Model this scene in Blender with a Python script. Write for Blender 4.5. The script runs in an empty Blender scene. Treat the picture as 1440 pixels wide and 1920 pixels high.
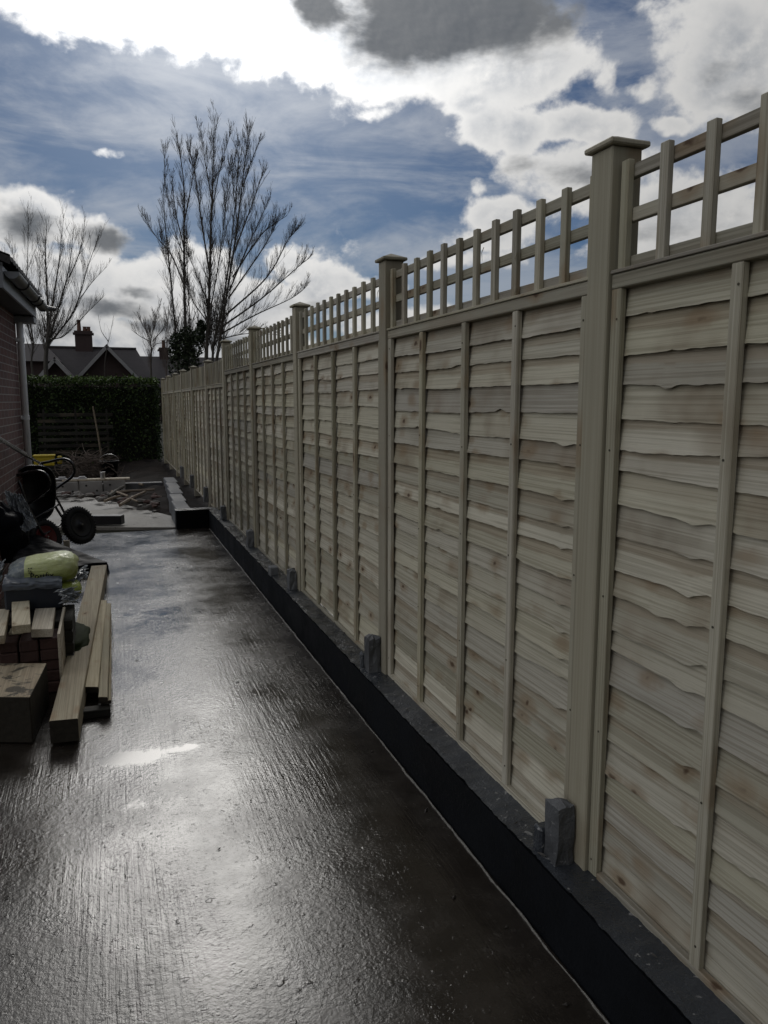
import bpy, math, random
import numpy as np
from mathutils import Vector, Matrix
from mathutils.bvhtree import BVHTree
from mathutils import noise as mnoise

C = bpy.context.scene.collection
SC = bpy.context.scene
R = math.radians
random.seed(7)

# ------------------------------------------------------------------ camera, sun, sky, exposure
CAM_H = 1.72
PITCH, YAW = 8.22, 19.67
cd = bpy.data.cameras.new('camera'); cam = bpy.data.objects.new('camera', cd); C.objects.link(cam)
cam.location = (0, 0, CAM_H); cam.rotation_euler = (R(90 - PITCH), 0, R(-YAW))
cd.sensor_fit = 'VERTICAL'; cd.sensor_height = 36; cd.sensor_width = 27; cd.lens = 27.0
cd.clip_start = 0.05; cd.clip_end = 3000
SC.camera = cam

SUN_EL, SUN_AZ = 33.0, 7.5          # azimuth from +Y (fence direction) towards +X
sl = bpy.data.lights.new('sun', 'SUN'); sl.energy = 0.55; sl.angle = R(22); sl.color = (1.0, 0.96, 0.90)
so = bpy.data.objects.new('sun', sl); C.objects.link(so)
_sd = Vector((math.cos(R(SUN_EL)) * math.sin(R(SUN_AZ)), math.cos(R(SUN_EL)) * math.cos(R(SUN_AZ)), math.sin(R(SUN_EL))))
so.rotation_euler = _sd.to_track_quat('Z', 'Y').to_euler(); so.location = _sd * 50

SC.view_settings.view_transform = 'Standard'; SC.view_settings.look = 'None'
SC.view_settings.exposure = 0.10; SC.view_settings.gamma = 1.0
SC.view_settings.use_curve_mapping = False
SC.render.engine = 'CYCLES'
SC.cycles.max_bounces = 6; SC.cycles.diffuse_bounces = 3; SC.cycles.glossy_bounces = 3
SC.cycles.transparent_max_bounces = 8
SC.cycles.sample_clamp_indirect = 4.0
SC.cycles.use_denoising = True

_f = 1440.0
_th, _ps = R(PITCH), R(YAW)
_fh = Vector((math.sin(_ps), math.cos(_ps), 0)); _rt = Vector((math.cos(_ps), -math.sin(_ps), 0))
_fw = _fh * math.cos(_th) - Vector((0, 0, 1)) * math.sin(_th)
_up = Vector((0, 0, 1)) * math.cos(_th) + _fh * math.sin(_th)
def P(x, y, d):                       # point of the photograph (1440 x 1920) at depth d metres
    return Vector((0, 0, CAM_H)) + (_fw * _f + _rt * (x - 720) + _up * (960 - y)) * (d / _f)
def onZ(x, y, z):
    v = _fw * _f + _rt * (x - 720) + _up * (960 - y); return Vector((0, 0, CAM_H)) + v * ((z - CAM_H) / v.z)
def onY(x, y, Y):
    v = _fw * _f + _rt * (x - 720) + _up * (960 - y); return Vector((0, 0, CAM_H)) + v * (Y / v.y)

# ------------------------------------------------------------------ node helpers
class NT:
    def __init__(s, tree): s.t = tree; s.n = tree.nodes; s.l = tree.links
    def new(s, typ, **kw):
        n = s.n.new(typ)
        for k, v in kw.items(): setattr(n, k, v)
        return n
    def put(s, sock, v):
        if v is None: return
        if isinstance(v, bpy.types.NodeSocket): s.l.new(v, sock)
        else:
            try: sock.default_value = v
            except Exception: sock.default_value = tuple(v) + (1.0,)
    def math(s, op, a, b=None, c=None, clamp=False):
        n = s.new('ShaderNodeMath', operation=op, use_clamp=clamp); s.put(n.inputs[0], a); s.put(n.inputs[1], b)
        if c is not None: s.put(n.inputs[2], c)
        return n.outputs[0]
    def vmath(s, op, a, b=None):
        n = s.new('ShaderNodeVectorMath', operation=op); s.put(n.inputs[0], a); s.put(n.inputs[1], b)
        return n.outputs['Value'] if op in ('DOT_PRODUCT', 'LENGTH') else n.outputs[0]
    def noise(s, vec, scale, detail=4, rough=0.5, dist=0.0, typ='FBM'):
        n = s.new('ShaderNodeTexNoise', noise_dimensions='3D'); n.noise_type = typ
        s.put(n.inputs['Vector'], vec); n.inputs['Scale'].default_value = scale; n.inputs['Detail'].default_value = detail
        n.inputs['Roughness'].default_value = rough; n.inputs['Distortion'].default_value = dist
        return n.outputs[0]
    def ramp(s, fac, stops, interp='LINEAR'):
        n = s.new('ShaderNodeValToRGB'); n.color_ramp.interpolation = interp
        e = n.color_ramp.elements
        while len(e) < len(stops): e.new(0.5)
        for el, (p, c) in zip(e, stops):
            el.position = p; el.color = (tuple(c) + (1,)) if hasattr(c, '__len__') else (c, c, c, 1)
        s.put(n.inputs[0], fac); return n.outputs[0]
    def mix(s, fac, a, b, mode='MIX'):
        n = s.new('ShaderNodeMix', data_type='RGBA', blend_type=mode); n.clamp_factor = True
        s.put(n.inputs[0], fac); s.put(n.inputs[6], a); s.put(n.inputs[7], b); return n.outputs[2]
    def step(s, v, a, b):
        n = s.new('ShaderNodeMapRange', interpolation_type='SMOOTHSTEP'); s.put(n.inputs[0], v)
        n.inputs[1].default_value = a; n.inputs[2].default_value = b; return n.outputs[0]
    def scale(s, vec, xyz): return s.vmath('MULTIPLY', vec, xyz)
    def comb(s, x=0.0, y=0.0, z=0.0):
        n = s.new('ShaderNodeCombineXYZ'); s.put(n.inputs[0], x); s.put(n.inputs[1], y); s.put(n.inputs[2], z); return n.outputs[0]
    def sep(s, v):
        n = s.new('ShaderNodeSeparateXYZ'); s.put(n.inputs[0], v); return n.outputs
    def bump(s, h, strength, dist=0.01, normal=None):
        n = s.new('ShaderNodeBump'); n.inputs['Strength'].default_value = strength; n.inputs['Distance'].default_value = dist
        s.put(n.inputs['Height'], h)
        if normal is not None: s.put(n.inputs['Normal'], normal)
        return n.outputs[0]

def material(name):
    m = bpy.data.materials.new(name); m.use_nodes = True; t = NT(m.node_tree)
    b = t.n['Principled BSDF']
    return m, t, b
def pos(t): return t.new('ShaderNodeNewGeometry').outputs['Position']

# ------------------------------------------------------------------ world: Nishita sky with backlit clouds laid out by direction
W = bpy.data.worlds.new('World'); SC.world = W; W.use_nodes = True
w = NT(W.node_tree); bg = w.n['Background']
sky = w.new('ShaderNodeTexSky', sky_type='NISHITA'); sky.sun_disc = False
sky.sun_elevation = R(SUN_EL); sky.sun_rotation = R(SUN_AZ); sky.air_density = 1.0; sky.dust_density = 0.6; sky.ozone_density = 2.0
SKY_S = 0.023; GLOW_A, GLOW_B = 1.1, 2.6
tc = w.new('ShaderNodeTexCoord'); N = w.vmath('NORMALIZE', tc.outputs['Generated'])
nx, ny, nz = w.sep(N)
az = w.math('ARCTAN2', nx, ny); el = w.math('ARCSINE', nz)
D2 = w.comb(az, el, 0.0)
def azel(x, y):
    v = (_fw * _f + _rt * (x - 720) + _up * (960 - y)).normalized(); return math.atan2(v.x, v.y), math.asin(v.z)
# warp the layout a little so that no blob keeps a smooth outline
wn = w.new('ShaderNodeTexNoise'); w.put(wn.inputs['Vector'], N); wn.inputs['Scale'].default_value = 7.0; wn.inputs['Detail'].default_value = 5; wn.inputs['Roughness'].default_value = 0.6
warp = w.scale(w.vmath('SUBTRACT', wn.outputs['Color'], (0.5, 0.5, 0.5)), (0.10, 0.075, 0.0))
DW = w.vmath('ADD', D2, warp)
def field(blobs, coord):
    tot = None
    for (x, y, sx, sy, wt) in blobs:
        a, e = azel(x, y)
        v = w.scale(w.vmath('SUBTRACT', coord, (a, e, 0)), (_f / sx, _f / sy, 0))
        g = w.math('MULTIPLY', w.math('POWER', 0.3679, w.vmath('DOT_PRODUCT', v, v)), wt)
        tot = g if tot is None else w.math('ADD', tot, g)
    return tot
CUM = [(120, -270, 360, 190, 1.1), (620, -330, 260, 150, 1.0), (330, -40, 290, 105, 1.2), (150, 0, 110, 60, .9), (560, 25, 150, 95, 1.2), (700, 90, 130, 85, 1.1), (870, 60, 210, 100, 1.25), (1010, 120, 130, 55, .85), (575, 143, 46, 20, .72),  # first two blobs: unseen cloud above the frame, added to widen the slab's sheen
       (1395, 60, 125, 115, 1.2), (1440, 150, 90, 70, .9), (865, 210, 52, 36, .85), (900, 265, 75, 45, .95), (985, 262, 70, 42, 1.0), (1090, 238, 90, 38, 1.0), (1000, 315, 110, 38, .8), (1080, 330, 150, 75, 1.0), (940, 395, 95, 42, .95), (900, 440, 120, 40, .8),
       (1270, 215, 42, 22, .72), (1205, 158, 44, 26, .60), (690, 205, 52, 22, .66), (700, 160, 60, 30, .8), (1290, 400, 170, 75, 1.0), (905, 347, 36, 20, .62), (1130, 150, 30, 50, .6),
       (45, 412, 95, 52, 1.2), (130, 440, 60, 40, .9), (205, 450, 85, 46, 1.1), (290, 500, 90, 50, 1.0), (380, 530, 90, 50, .9), (545, 505, 62, 36, .95), (590, 540, 60, 50, .9), (120, 540, 260, 75, 1.1), (460, 590, 190, 62, 1.0), (700, 540, 130, 30, .8), (850, 490, 160, 34, .75),
       (300, 640, 500, 55, 1.1), (800, 620, 300, 55, 1.0), (172, 286, 40, 15, .50)]
DARK = [(850, 10, 215, 78, 1.5), (1040, -5, 150, 60, 1.0), (600, -12, 62, 50, 1.2), (45, 428, 66, 36, 1.0), (205, 455, 58, 24, .9), (262, 540, 34, 13, .8), (190, 572, 80, 20, .85), (120, 505, 40, 16, .55), (300, 600, 90, 12, .7), (60, 600, 90, 20, .7),
        (1430, 165, 50, 45, .55), (1110, 335, 60, 26, .55), (985, 305, 50, 18, .5), (430, 635, 120, 12, .6), (870, 470, 120, 12, .5), (1290, 440, 120, 30, .5), (1370, 110, 50, 25, .45), (600, 575, 90, 14, .5)]
def umax(blobs, coord):
    tot = None
    for (x, y, sx, sy, wt) in blobs:
        a, e = azel(x, y)
        v = w.scale(w.vmath('SUBTRACT', coord, (a, e, 0)), (_f / sx, _f / sy, 0))
        g = w.math('MULTIPLY', w.math('POWER', 0.3679, w.vmath('DOT_PRODUCT', v, v)), wt)
        tot = g if tot is None else w.math('SMOOTH_MAX', tot, g, 0.12)
    return tot
cumf = umax(CUM, DW)
# the lit side of every puff comes from comparing the density here with the density a little nearer the sun
Ns = w.vmath('ADD', N, tuple(_sd * 0.018))
def puffs(v): return w.noise(w.scale(v, (1, 1, 1.25)), 8.5, 9, 0.58, 0.12)
f1 = puffs(N); f1s = puffs(w.vmath('NORMALIZE', Ns))
f2 = w.noise(w.scale(N, (1, 1, 1.6)), 2.6, 6, 0.55)
gaz, gel = azel(700, 330)
vv = w.scale(w.vmath('SUBTRACT', D2, (gaz, gel, 0)), (1 / 0.72, 1 / 0.58, 0))
inframe = w.math('POWER', 0.3679, w.math('POWER', w.vmath('DOT_PRODUCT', vv, vv), 3.0))
cosg = w.vmath('DOT_PRODUCT', N, tuple(_sd))
rest = w.math('MULTIPLY', w.step(w.math('ADD', f2, w.math('MULTIPLY', w.step(cosg, 0.1, -0.7), 0.14)), 0.42, 0.62), w.math('SUBTRACT', 1.0, inframe, clamp=True))  # extra unseen cloud cover added away from the sun to hold back light
dens = w.math('ADD', w.math('MAXIMUM', cumf, rest), w.math('MULTIPLY_ADD', f1, 2.2, -1.1))
mask = w.step(dens, 0.36, 0.66)
darkf = w.math('ADD', umax(DARK, DW), w.math('MULTIPLY_ADD', w.noise(w.scale(N, (1, 1, 2.4)), 9.0, 7, 0.58, 0.1), 1.7, -0.85))
core = w.step(darkf, 0.20, 0.95)
cg = w.math('MAXIMUM', cosg, 0.0)
glow = w.math('POWER', cg, 40.0); glow2 = w.math('POWER', cg, 4.0); glow3 = w.math('POWER', cg, 160.0); gmid = w.math('POWER', cg, 14.0)
back = w.math('MULTIPLY_ADD', cosg, 0.5, 0.5)            # 0 away from the sun, 1 at the sun
bright = w.math('MULTIPLY_ADD', w.step(cosg, -0.75, 0.25), 0.45, 0.03)  # unseen clouds behind the camera dimmed so faces turned this way go dark
lobe = w.math('POWER', w.math('MAXIMUM', w.vmath('DOT_PRODUCT', N, tuple(Vector((-0.90, 0.10, 0.42)).normalized())), 0.0), 3.0)      # unseen brightness added at the left to light the fence face
bright = w.math('ADD', bright, w.math('MULTIPLY_ADD', gmid, 0.72, w.math('MULTIPLY', lobe, 0.90)))
bright = w.math('ADD', bright, w.math('MULTIPLY_ADD', glow, GLOW_A, w.math('MULTIPLY', glow3, GLOW_B)))
relief = w.math('MULTIPLY_ADD', w.math('SUBTRACT', f1, f1s), 5.0, 0.52, clamp=True)
thick = w.step(dens, 0.50, 1.15)
shade = w.math('MULTIPLY', w.math('SUBTRACT', 1.0, relief), thick)
ccol = w.mix(shade, (1.03, 1.02, 1.0), (0.48, 0.52, 0.58))
cloud = w.vmath('MULTIPLY', ccol, w.comb(bright, bright, bright))
cloud = w.mix(w.math('MULTIPLY', core, 0.93), cloud, w.mix(relief, (0.085, 0.095, 0.108), (0.125, 0.134, 0.147)))
# thin high veil in long streaks
veil = w.noise(w.scale(N, (1.0, 1.0, 3.4)), 3.6, 9, 0.60, 0.6)
veil2 = w.noise(w.scale(N, (1.0, 1.0, 2.2)), 13.0, 8, 0.62, 0.8)
veil = w.math('ADD', veil, w.math('MULTIPLY_ADD', veil2, 0.22, -0.11))
veilm = w.math('MULTIPLY', w.step(veil, 0.36, 0.66), w.math('MULTIPLY_ADD', gmid, 0.30, 0.55))
skyc = w.vmath('MULTIPLY', w.scale(sky.outputs[0], (SKY_S, SKY_S, SKY_S)), (0.52, 0.75, 1.06))
vb = w.math('MULTIPLY_ADD', gmid, 0.20, w.math('MULTIPLY_ADD', back, 0.34, 0.06))
skyc = w.mix(veilm, skyc, w.vmath('MULTIPLY', (0.93, 0.98, 1.06), w.comb(vb, vb, vb)))
halo = w.math('MULTIPLY_ADD', glow, 0.30, w.math('MULTIPLY', gmid, 0.035))
skyc = w.vmath('ADD', skyc, w.comb(halo, halo, halo))
fin = w.mix(mask, skyc, cloud)
w.put(bg.inputs[0], fin); bg.inputs[1].default_value = 1.0
W.cycles.sampling_method = 'MANUAL'; W.cycles.sample_map_resolution = 1024

# ------------------------------------------------------------------ mesh helpers
class MB:
    def __init__(s): s.v = []; s.f = []; s.tone = []
    def add(s, vs, fs, tone=0.0):
        o = len(s.v); s.v += [tuple(p) for p in vs]; s.f += [tuple(i + o for i in q) for q in fs]; s.tone += [tone] * len(vs)
    def box(s, lo, hi, tone=None, bev=0.0, M=None):
        x0, y0, z0 = lo; x1, y1, z1 = hi
        tone = random.random() if tone is None else tone
        if bev <= 0:
            vs = [(x0,y0,z0),(x1,y0,z0),(x1,y1,z0),(x0,y1,z0),(x0,y0,z1),(x1,y0,z1),(x1,y1,z1),(x0,y1,z1)]
            fs = [(3,2,1,0),(4,5,6,7),(0,1,5,4),(1,2,6,5),(2,3,7,6),(3,0,4,7)]
        else:
            b = min(bev, (x1-x0)*.45, (y1-y0)*.45, (z1-z0)*.45)
            vs = []; idx = {}
            for i, X in enumerate((x0, x1)):
                for j, Y in enumerate((y0, y1)):
                    for k, Z in enumerate((z0, z1)):
                        sx, sy, sz = (1 if i == 0 else -1), (1 if j == 0 else -1), (1 if k == 0 else -1)
                        for a in range(3):
                            p = [X + sx*b, Y + sy*b, Z + sz*b]; p[a] = (X, Y, Z)[a]
                            idx[i, j, k, a] = len(vs); vs.append(tuple(p))
            fs = []
            for a in range(3):
                o1, o2 = [q for q in range(3) if q != a]
                for side in (0, 1):
                    q = []
                    for (u, v_) in ((0,0),(1,0),(1,1),(0,1)):
                        key = [0,0,0]; key[a] = side; key[o1] = u; key[o2] = v_; q.append(idx[key[0], key[1], key[2], a])
                    fs.append(tuple(q))
            for a in range(3):
                o1, o2 = [q for q in range(3) if q != a]
                for u in (0, 1):
                    for v_ in (0, 1):
                        k0 = [0,0,0]; k0[a] = 0; k0[o1] = u; k0[o2] = v_; k1 = list(k0); k1[a] = 1
                        fs.append((idx[tuple(k0)+(o1,)], idx[tuple(k1)+(o1,)], idx[tuple(k1)+(o2,)], idx[tuple(k0)+(o2,)]))
            for i in (0,1):
                for j in (0,1):
                    for k in (0,1): fs.append((idx[i,j,k,0], idx[i,j,k,1], idx[i,j,k,2]))
        if M is not None: vs = [M @ Vector(p) for p in vs]
        s.add(vs, fs, tone)
    def beam(s, a, b, wdt, hgt, tone=None, bev=0.0, upv=(0, 0, 1)):      # bar from a to b, a and b on its centre line
        a, b = Vector(a), Vector(b); d = b - a; L = d.length; d.normalize()
        side = d.cross(Vector(upv)); side = side.normalized() if side.length > 1e-6 else Vector((1, 0, 0)); u = side.cross(d)
        M = Matrix.Translation(a) @ Matrix((side, d, u)).transposed().to_4x4()
        s.box((-wdt/2, 0, -hgt/2), (wdt/2, L, hgt/2), tone, bev, M)
    def tube(s, pts, rad, n=8, cap=True, tone=0.0, closed=False):
        pts = [Vector(p) for p in pts]; rs = rad if hasattr(rad, '__len__') else [rad] * len(pts)
        vs, fs = [], []; m = len(pts); prev = None
        for i, p in enumerate(pts):
            if closed: d = pts[(i + 1) % m] - pts[i - 1]
            else: d = pts[min(i + 1, m - 1)] - pts[max(i - 1, 0)]
            d = d.normalized() if d.length > 1e-9 else Vector((0, 0, 1))
            if prev is None: ref = Vector((0, 0, 1)) if abs(d.z) < .9 else Vector((1, 0, 0)); a = d.cross(ref).normalized()
            else: a = (prev - d * prev.dot(d)).normalized()
            prev = a; b = d.cross(a)
            for k in range(n):
                t = 2 * math.pi * k / n; vs.append(p + (a * math.cos(t) + b * math.sin(t)) * rs[i])
        for i in range(m if closed else m - 1):
            i2 = (i + 1) % m
            for k in range(n):
                k2 = (k + 1) % n; fs.append((i*n+k, i*n+k2, i2*n+k2, i2*n+k))
        if cap and not closed: fs.append(tuple(range(n))[::-1]); fs.append(tuple(range((m-1)*n, m*n)))
        s.add(vs, fs, tone)
    def lathe(s, prof, n=24, M=None, tone=0.0, arc=(0, 2*math.pi)):           # prof: (radius, z) rings about Z
        full = abs(arc[1]-arc[0]-2*math.pi) < 1e-6; nn = n if full else n + 1
        vs = []; fs = []
        for (r_, z) in prof:
            for k in range(nn):
                t = arc[0] + (arc[1]-arc[0]) * k / n; vs.append(Vector((r_*math.cos(t), r_*math.sin(t), z)))
        for i in range(len(prof) - 1):
            for k in range(n):
                k2 = (k + 1) % nn; fs.append((i*nn+k, i*nn+k2, (i+1)*nn+k2, (i+1)*nn+k))
        if M is not None: vs = [M @ p for p in vs]
        s.add(vs, fs, tone)
    def prism(s, poly, z0, z1, M=None, tone=0.0):
        n = len(poly); vs = [Vector((x, y, z0)) for x, y in poly] + [Vector((x, y, z1)) for x, y in poly]
        fs = [tuple(range(n))[::-1], tuple(range(n, 2*n))] + [(i, (i+1) % n, n+(i+1) % n, n+i) for i in range(n)]
        if M is not None: vs = [M @ p for p in vs]
        s.add(vs, fs, tone)
    def grid(s, fn, nu, nv, tone=0.0):
        vs = [fn(i / nu, j / nv) for j in range(nv + 1) for i in range(nu + 1)]
        s.add(vs, [(j*(nu+1)+i, j*(nu+1)+i+1, (j+1)*(nu+1)+i+1, (j+1)*(nu+1)+i) for j in range(nv) for i in range(nu)], tone)
    def build(s, name, mat, parent=None, smooth=False, loc=None):
        me = bpy.data.meshes.new(name)
        off = Vector((0, 0, 0))
        if loc is not None: off = Vector(loc)
        elif parent is not None: off = root_loc(parent)
        vs = [(p[0]-off.x, p[1]-off.y, p[2]-off.z) for p in s.v]
        me.from_pydata(vs, [], s.f); me.update()
        at = me.attributes.new('tone', 'FLOAT', 'POINT'); at.data.foreach_set('value', s.tone)
        import bmesh
        bm = bmesh.new(); bm.from_mesh(me); bmesh.ops.recalc_face_normals(bm, faces=bm.faces); bm.to_mesh(me); bm.free()
        for m in (mat if isinstance(mat, (list, tuple)) else [mat]): me.materials.append(m)
        if smooth: me.polygons.foreach_set('use_smooth', [True] * len(me.polygons))
        o = bpy.data.objects.new(name, me); C.objects.link(o)
        if parent is not None: o.parent = parent
        elif loc is not None: o.location = off
        return o

def root_loc(o):
    v = Vector((0, 0, 0))
    while o is not None: v += Vector(o.location); o = o.parent
    return v
def tag(o, label=None, cat=None, group=None, kind=None):
    if label: o['label'] = label
    if cat: o['category'] = cat
    if group: o['group'] = group
    if kind: o['kind'] = kind
    return o
def thing(name, loc, label, cat, group=None):
    o = bpy.data.objects.new(name, None); C.objects.link(o); o.location = loc; o.empty_display_size = 0.1
    return tag(o, label, cat, group)
def fbm(x, y=0.0, z=0.0, o=4): return mnoise.fractal(Vector((x, y, z)), 1.0, 2.0, o)

# ------------------------------------------------------------------ materials
def wood(name, axis, light, dark, rough=0.8, knots=True, stain=0.5, grain=1.0, wet=0.0):
    m, t, b = material(name); p = pos(t)
    tn = t.new('ShaderNodeAttribute', attribute_name='tone').outputs['Fac']
    off = t.comb(t.math('MULTIPLY', tn, 17.0), t.math('MULTIPLY', tn, 31.0), t.math('MULTIPLY', tn, 23.0))
    q = t.vmath('ADD', p, off)
    long_, wide = 1.6, 34.0
    sc = {'X': (long_, wide, wide), 'Y': (wide, long_, wide), 'Z': (wide, wide, long_)}[axis]
    g1 = t.noise(t.scale(q, sc), 1.0, 5, 0.6, 0.35)
    g2 = t.noise(t.scale(q, tuple(v * (7 if v == wide else 2) for v in sc)), 1.0, 3, 0.6, 0.3)
    big = t.noise(q, 1.7, 4, 0.55)
    col = t.mix(t.step(g1, 0.22, 0.78), dark, light)
    col = t.mix(t.math('MULTIPLY', t.step(g2, 0.5, 0.8), 0.30 * grain), col, tuple(c * 0.55 for c in dark))
    tv = t.math('MULTIPLY_ADD', tn, 0.46, 0.74); tw = t.math('MULTIPLY_ADD', t.math('FRACT', t.math('MULTIPLY', tn, 5.7)), 0.12, 0.93)
    col = t.vmath('MULTIPLY', col, t.comb(tv, tv, t.math('MULTIPLY', tv, tw)))
    col = t.mix(t.math('MULTIPLY', t.step(big, 0.5, 0.72), stain), col, (0.24, 0.185, 0.125))
    if axis == 'Y' and name == 'lap_board_wood':       # heartwood edge, browner, along the upper side of many boards
        vp = t.new('ShaderNodeAttribute', attribute_name='vpos').outputs['Fac']
        hb = t.step(t.math('ADD', vp, t.math('MULTIPLY_ADD', t.noise(t.scale(q, (6, 2.2, 6)), 1.0, 3, .5), 0.5, -0.25)), 0.40, 0.50)
        hs = t.step(t.math('FRACT', t.math('MULTIPLY', tn, 7.3)), 0.35, 0.6)
        col = t.mix(t.math('MULTIPLY', t.math('MULTIPLY', hb, hs), 0.55), col, (0.34, 0.275, 0.195))
    gr = t.noise(q, 0.9, 3, 0.5)
    col = t.mix(t.math('MULTIPLY', t.step(gr, 0.5, 0.75), 0.25), col, (0.21, 0.21, 0.175))
    saw = t.noise(t.scale(q, tuple(v * 4.2 if v == wide else .5 for v in sc)), 1.0, 2, 0.5)
    col = t.mix(t.math('MULTIPLY', t.step(saw, 0.47, 0.60), 0.55 * grain), col, t.scale(col, (0.62, 0.60, 0.56)))
    h = t.math('MULTIPLY_ADD', g1, 0.6, t.math('MULTIPLY', g2, 0.5))
    if knots:
        ks = {'X': (4, 12, 12), 'Y': (12, 5.0, 9.5), 'Z': (9, 9, 3.0)}[axis]
        wv = t.noise(q, 14.0, 2, 0.5)
        kq = t.vmath('ADD', t.scale(q, ks), t.comb(t.math('MULTIPLY', wv, .35), t.math('MULTIPLY', wv, .35), t.math('MULTIPLY', wv, .35)))
        vo = t.new('ShaderNodeTexVoronoi'); t.put(vo.inputs['Vector'], kq); vo.inputs['Scale'].default_value = 1.0
        rnd = t.sep(vo.outputs['Color'])[0]
        sel = t.math('GREATER_THAN', rnd, 0.30)
        d = vo.outputs['Distance']
        kn = t.math('MULTIPLY', t.math('SUBTRACT', 1.0, t.step(d, 0.06, 0.14)), sel)
        hal = t.math('MULTIPLY', t.math('SUBTRACT', 1.0, t.step(d, 0.14, 0.42)), sel)
        col = t.mix(t.math('MULTIPLY', hal, 0.55), col, (0.25, 0.17, 0.095))
        col = t.mix(t.math('MULTIPLY', kn, 0.85), col, (0.075, 0.04, 0.022))
    t.put(b.inputs['Base Color'], col)
    rr = t.math('MULTIPLY_ADD', g1, 0.2, rough - 0.1); t.put(b.inputs['Roughness'], rr)
    b.inputs['Specular IOR Level'].default_value = 0.3
    t.put(b.inputs['Normal'], t.bump(t.math('MULTIPLY_ADD', saw, 0.5, h), 0.6 * min(1, grain), 0.004))
    return m
LIGHTW, DARKW = (0.56, 0.53, 0.435), (0.50, 0.468, 0.378)
M_board = wood('lap_board_wood', 'Y', LIGHTW, DARKW, stain=0.75)
M_railY = wood('rail_wood', 'Y', (0.47, 0.445, 0.37), (0.34, 0.31, 0.25), stain=0.35)
M_vert = wood('batten_wood', 'Z', (0.48, 0.455, 0.365), (0.39, 0.36, 0.28), stain=0.4)
M_post = wood('post_wood', 'Z', (0.42, 0.39, 0.305), (0.36, 0.33, 0.25), stain=0.5, grain=0.4)
M_timber = wood('timber_wood', 'Y', (0.46, 0.41, 0.29), (0.30, 0.25, 0.165), stain=0.3)
M_offcut = wood('offcut_wood', 'Y', (0.60, 0.55, 0.44), (0.46, 0.40, 0.30), stain=0.1)
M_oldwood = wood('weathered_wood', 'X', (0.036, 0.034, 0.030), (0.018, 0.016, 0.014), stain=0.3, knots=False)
M_stick = wood('stick_wood', 'X', (0.30, 0.25, 0.19), (0.16, 0.12, 0.09), knots=False)

def concrete(name, base, var, rough=(0.55, 0.9), bumps=0.6, scale=1.0, spots=None, spec=0.5):
    m, t, b = material(name); b.inputs['Specular IOR Level'].default_value = spec; p = pos(t)
    n1 = t.noise(p, 3.0 * scale, 6, 0.6); n2 = t.noise(p, 60 * scale, 4, 0.65); n3 = t.noise(p, 260 * scale, 2, 0.5)
    col = t.mix(t.step(n1, 0.3, 0.7), tuple(c * (1 - var) for c in base), tuple(c * (1 + var) for c in base))
    col = t.mix(t.math('MULTIPLY', t.step(n2, 0.55, 0.75), 0.5), col, tuple(c * 0.4 for c in base))
    if spots: col = t.mix(t.step(t.noise(p, 95 * scale, 2, 0.5), 0.66, 0.72), col, spots)
    t.put(b.inputs['Base Color'], col)
    t.put(b.inputs['Roughness'], t.math('MULTIPLY_ADD', t.step(n1, .3, .7), rough[1] - rough[0], rough[0]))
    t.put(b.inputs['Normal'], t.bump(t.math('MULTIPLY_ADD', n3, 0.4, n2), bumps, 0.006))
    return m
M_wall = concrete('damp_concrete', (0.040, 0.045, 0.053), 0.3, (0.12, 0.42), 1.0, 0.4, (0.22, 0.22, 0.22))
M_wallshade = concrete('shaded_wet_concrete', (0.005, 0.006, 0.008), 0.4, (0.5, 0.75), 0.4, 1.0, None, 0.15)  # wet concrete, its colour blackened for the shade of a face turned from the sun
M_stub = concrete('grey_cast_concrete', (0.115, 0.12, 0.128), 0.5, (0.5, 0.8), 1.0, 0.7, (0.2, 0.2, 0.2))
M_pad = concrete('old_gritty_concrete', (0.22, 0.21, 0.19), 0.5, (0.5, 0.85), 1.0, 0.28, (0.07, 0.065, 0.06))
M_soil = concrete('dark_soil', (0.022, 0.018, 0.016), 0.5, (0.8, 0.95), 1.0, 0.5, None, 0.08)
M_ground = concrete('rough_ground', (0.03, 0.03, 0.02), 0.5, (0.85, 0.95), 1.0, 0.3, None, 0.1)
M_rubble = concrete('rubble_stone', (0.12, 0.11, 0.10), 0.6, (0.6, 0.9), 0.8)
M_paleblock = concrete('pale_concrete_block', (0.30, 0.29, 0.28), 0.25, (0.6, 0.9), 0.6)

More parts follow.
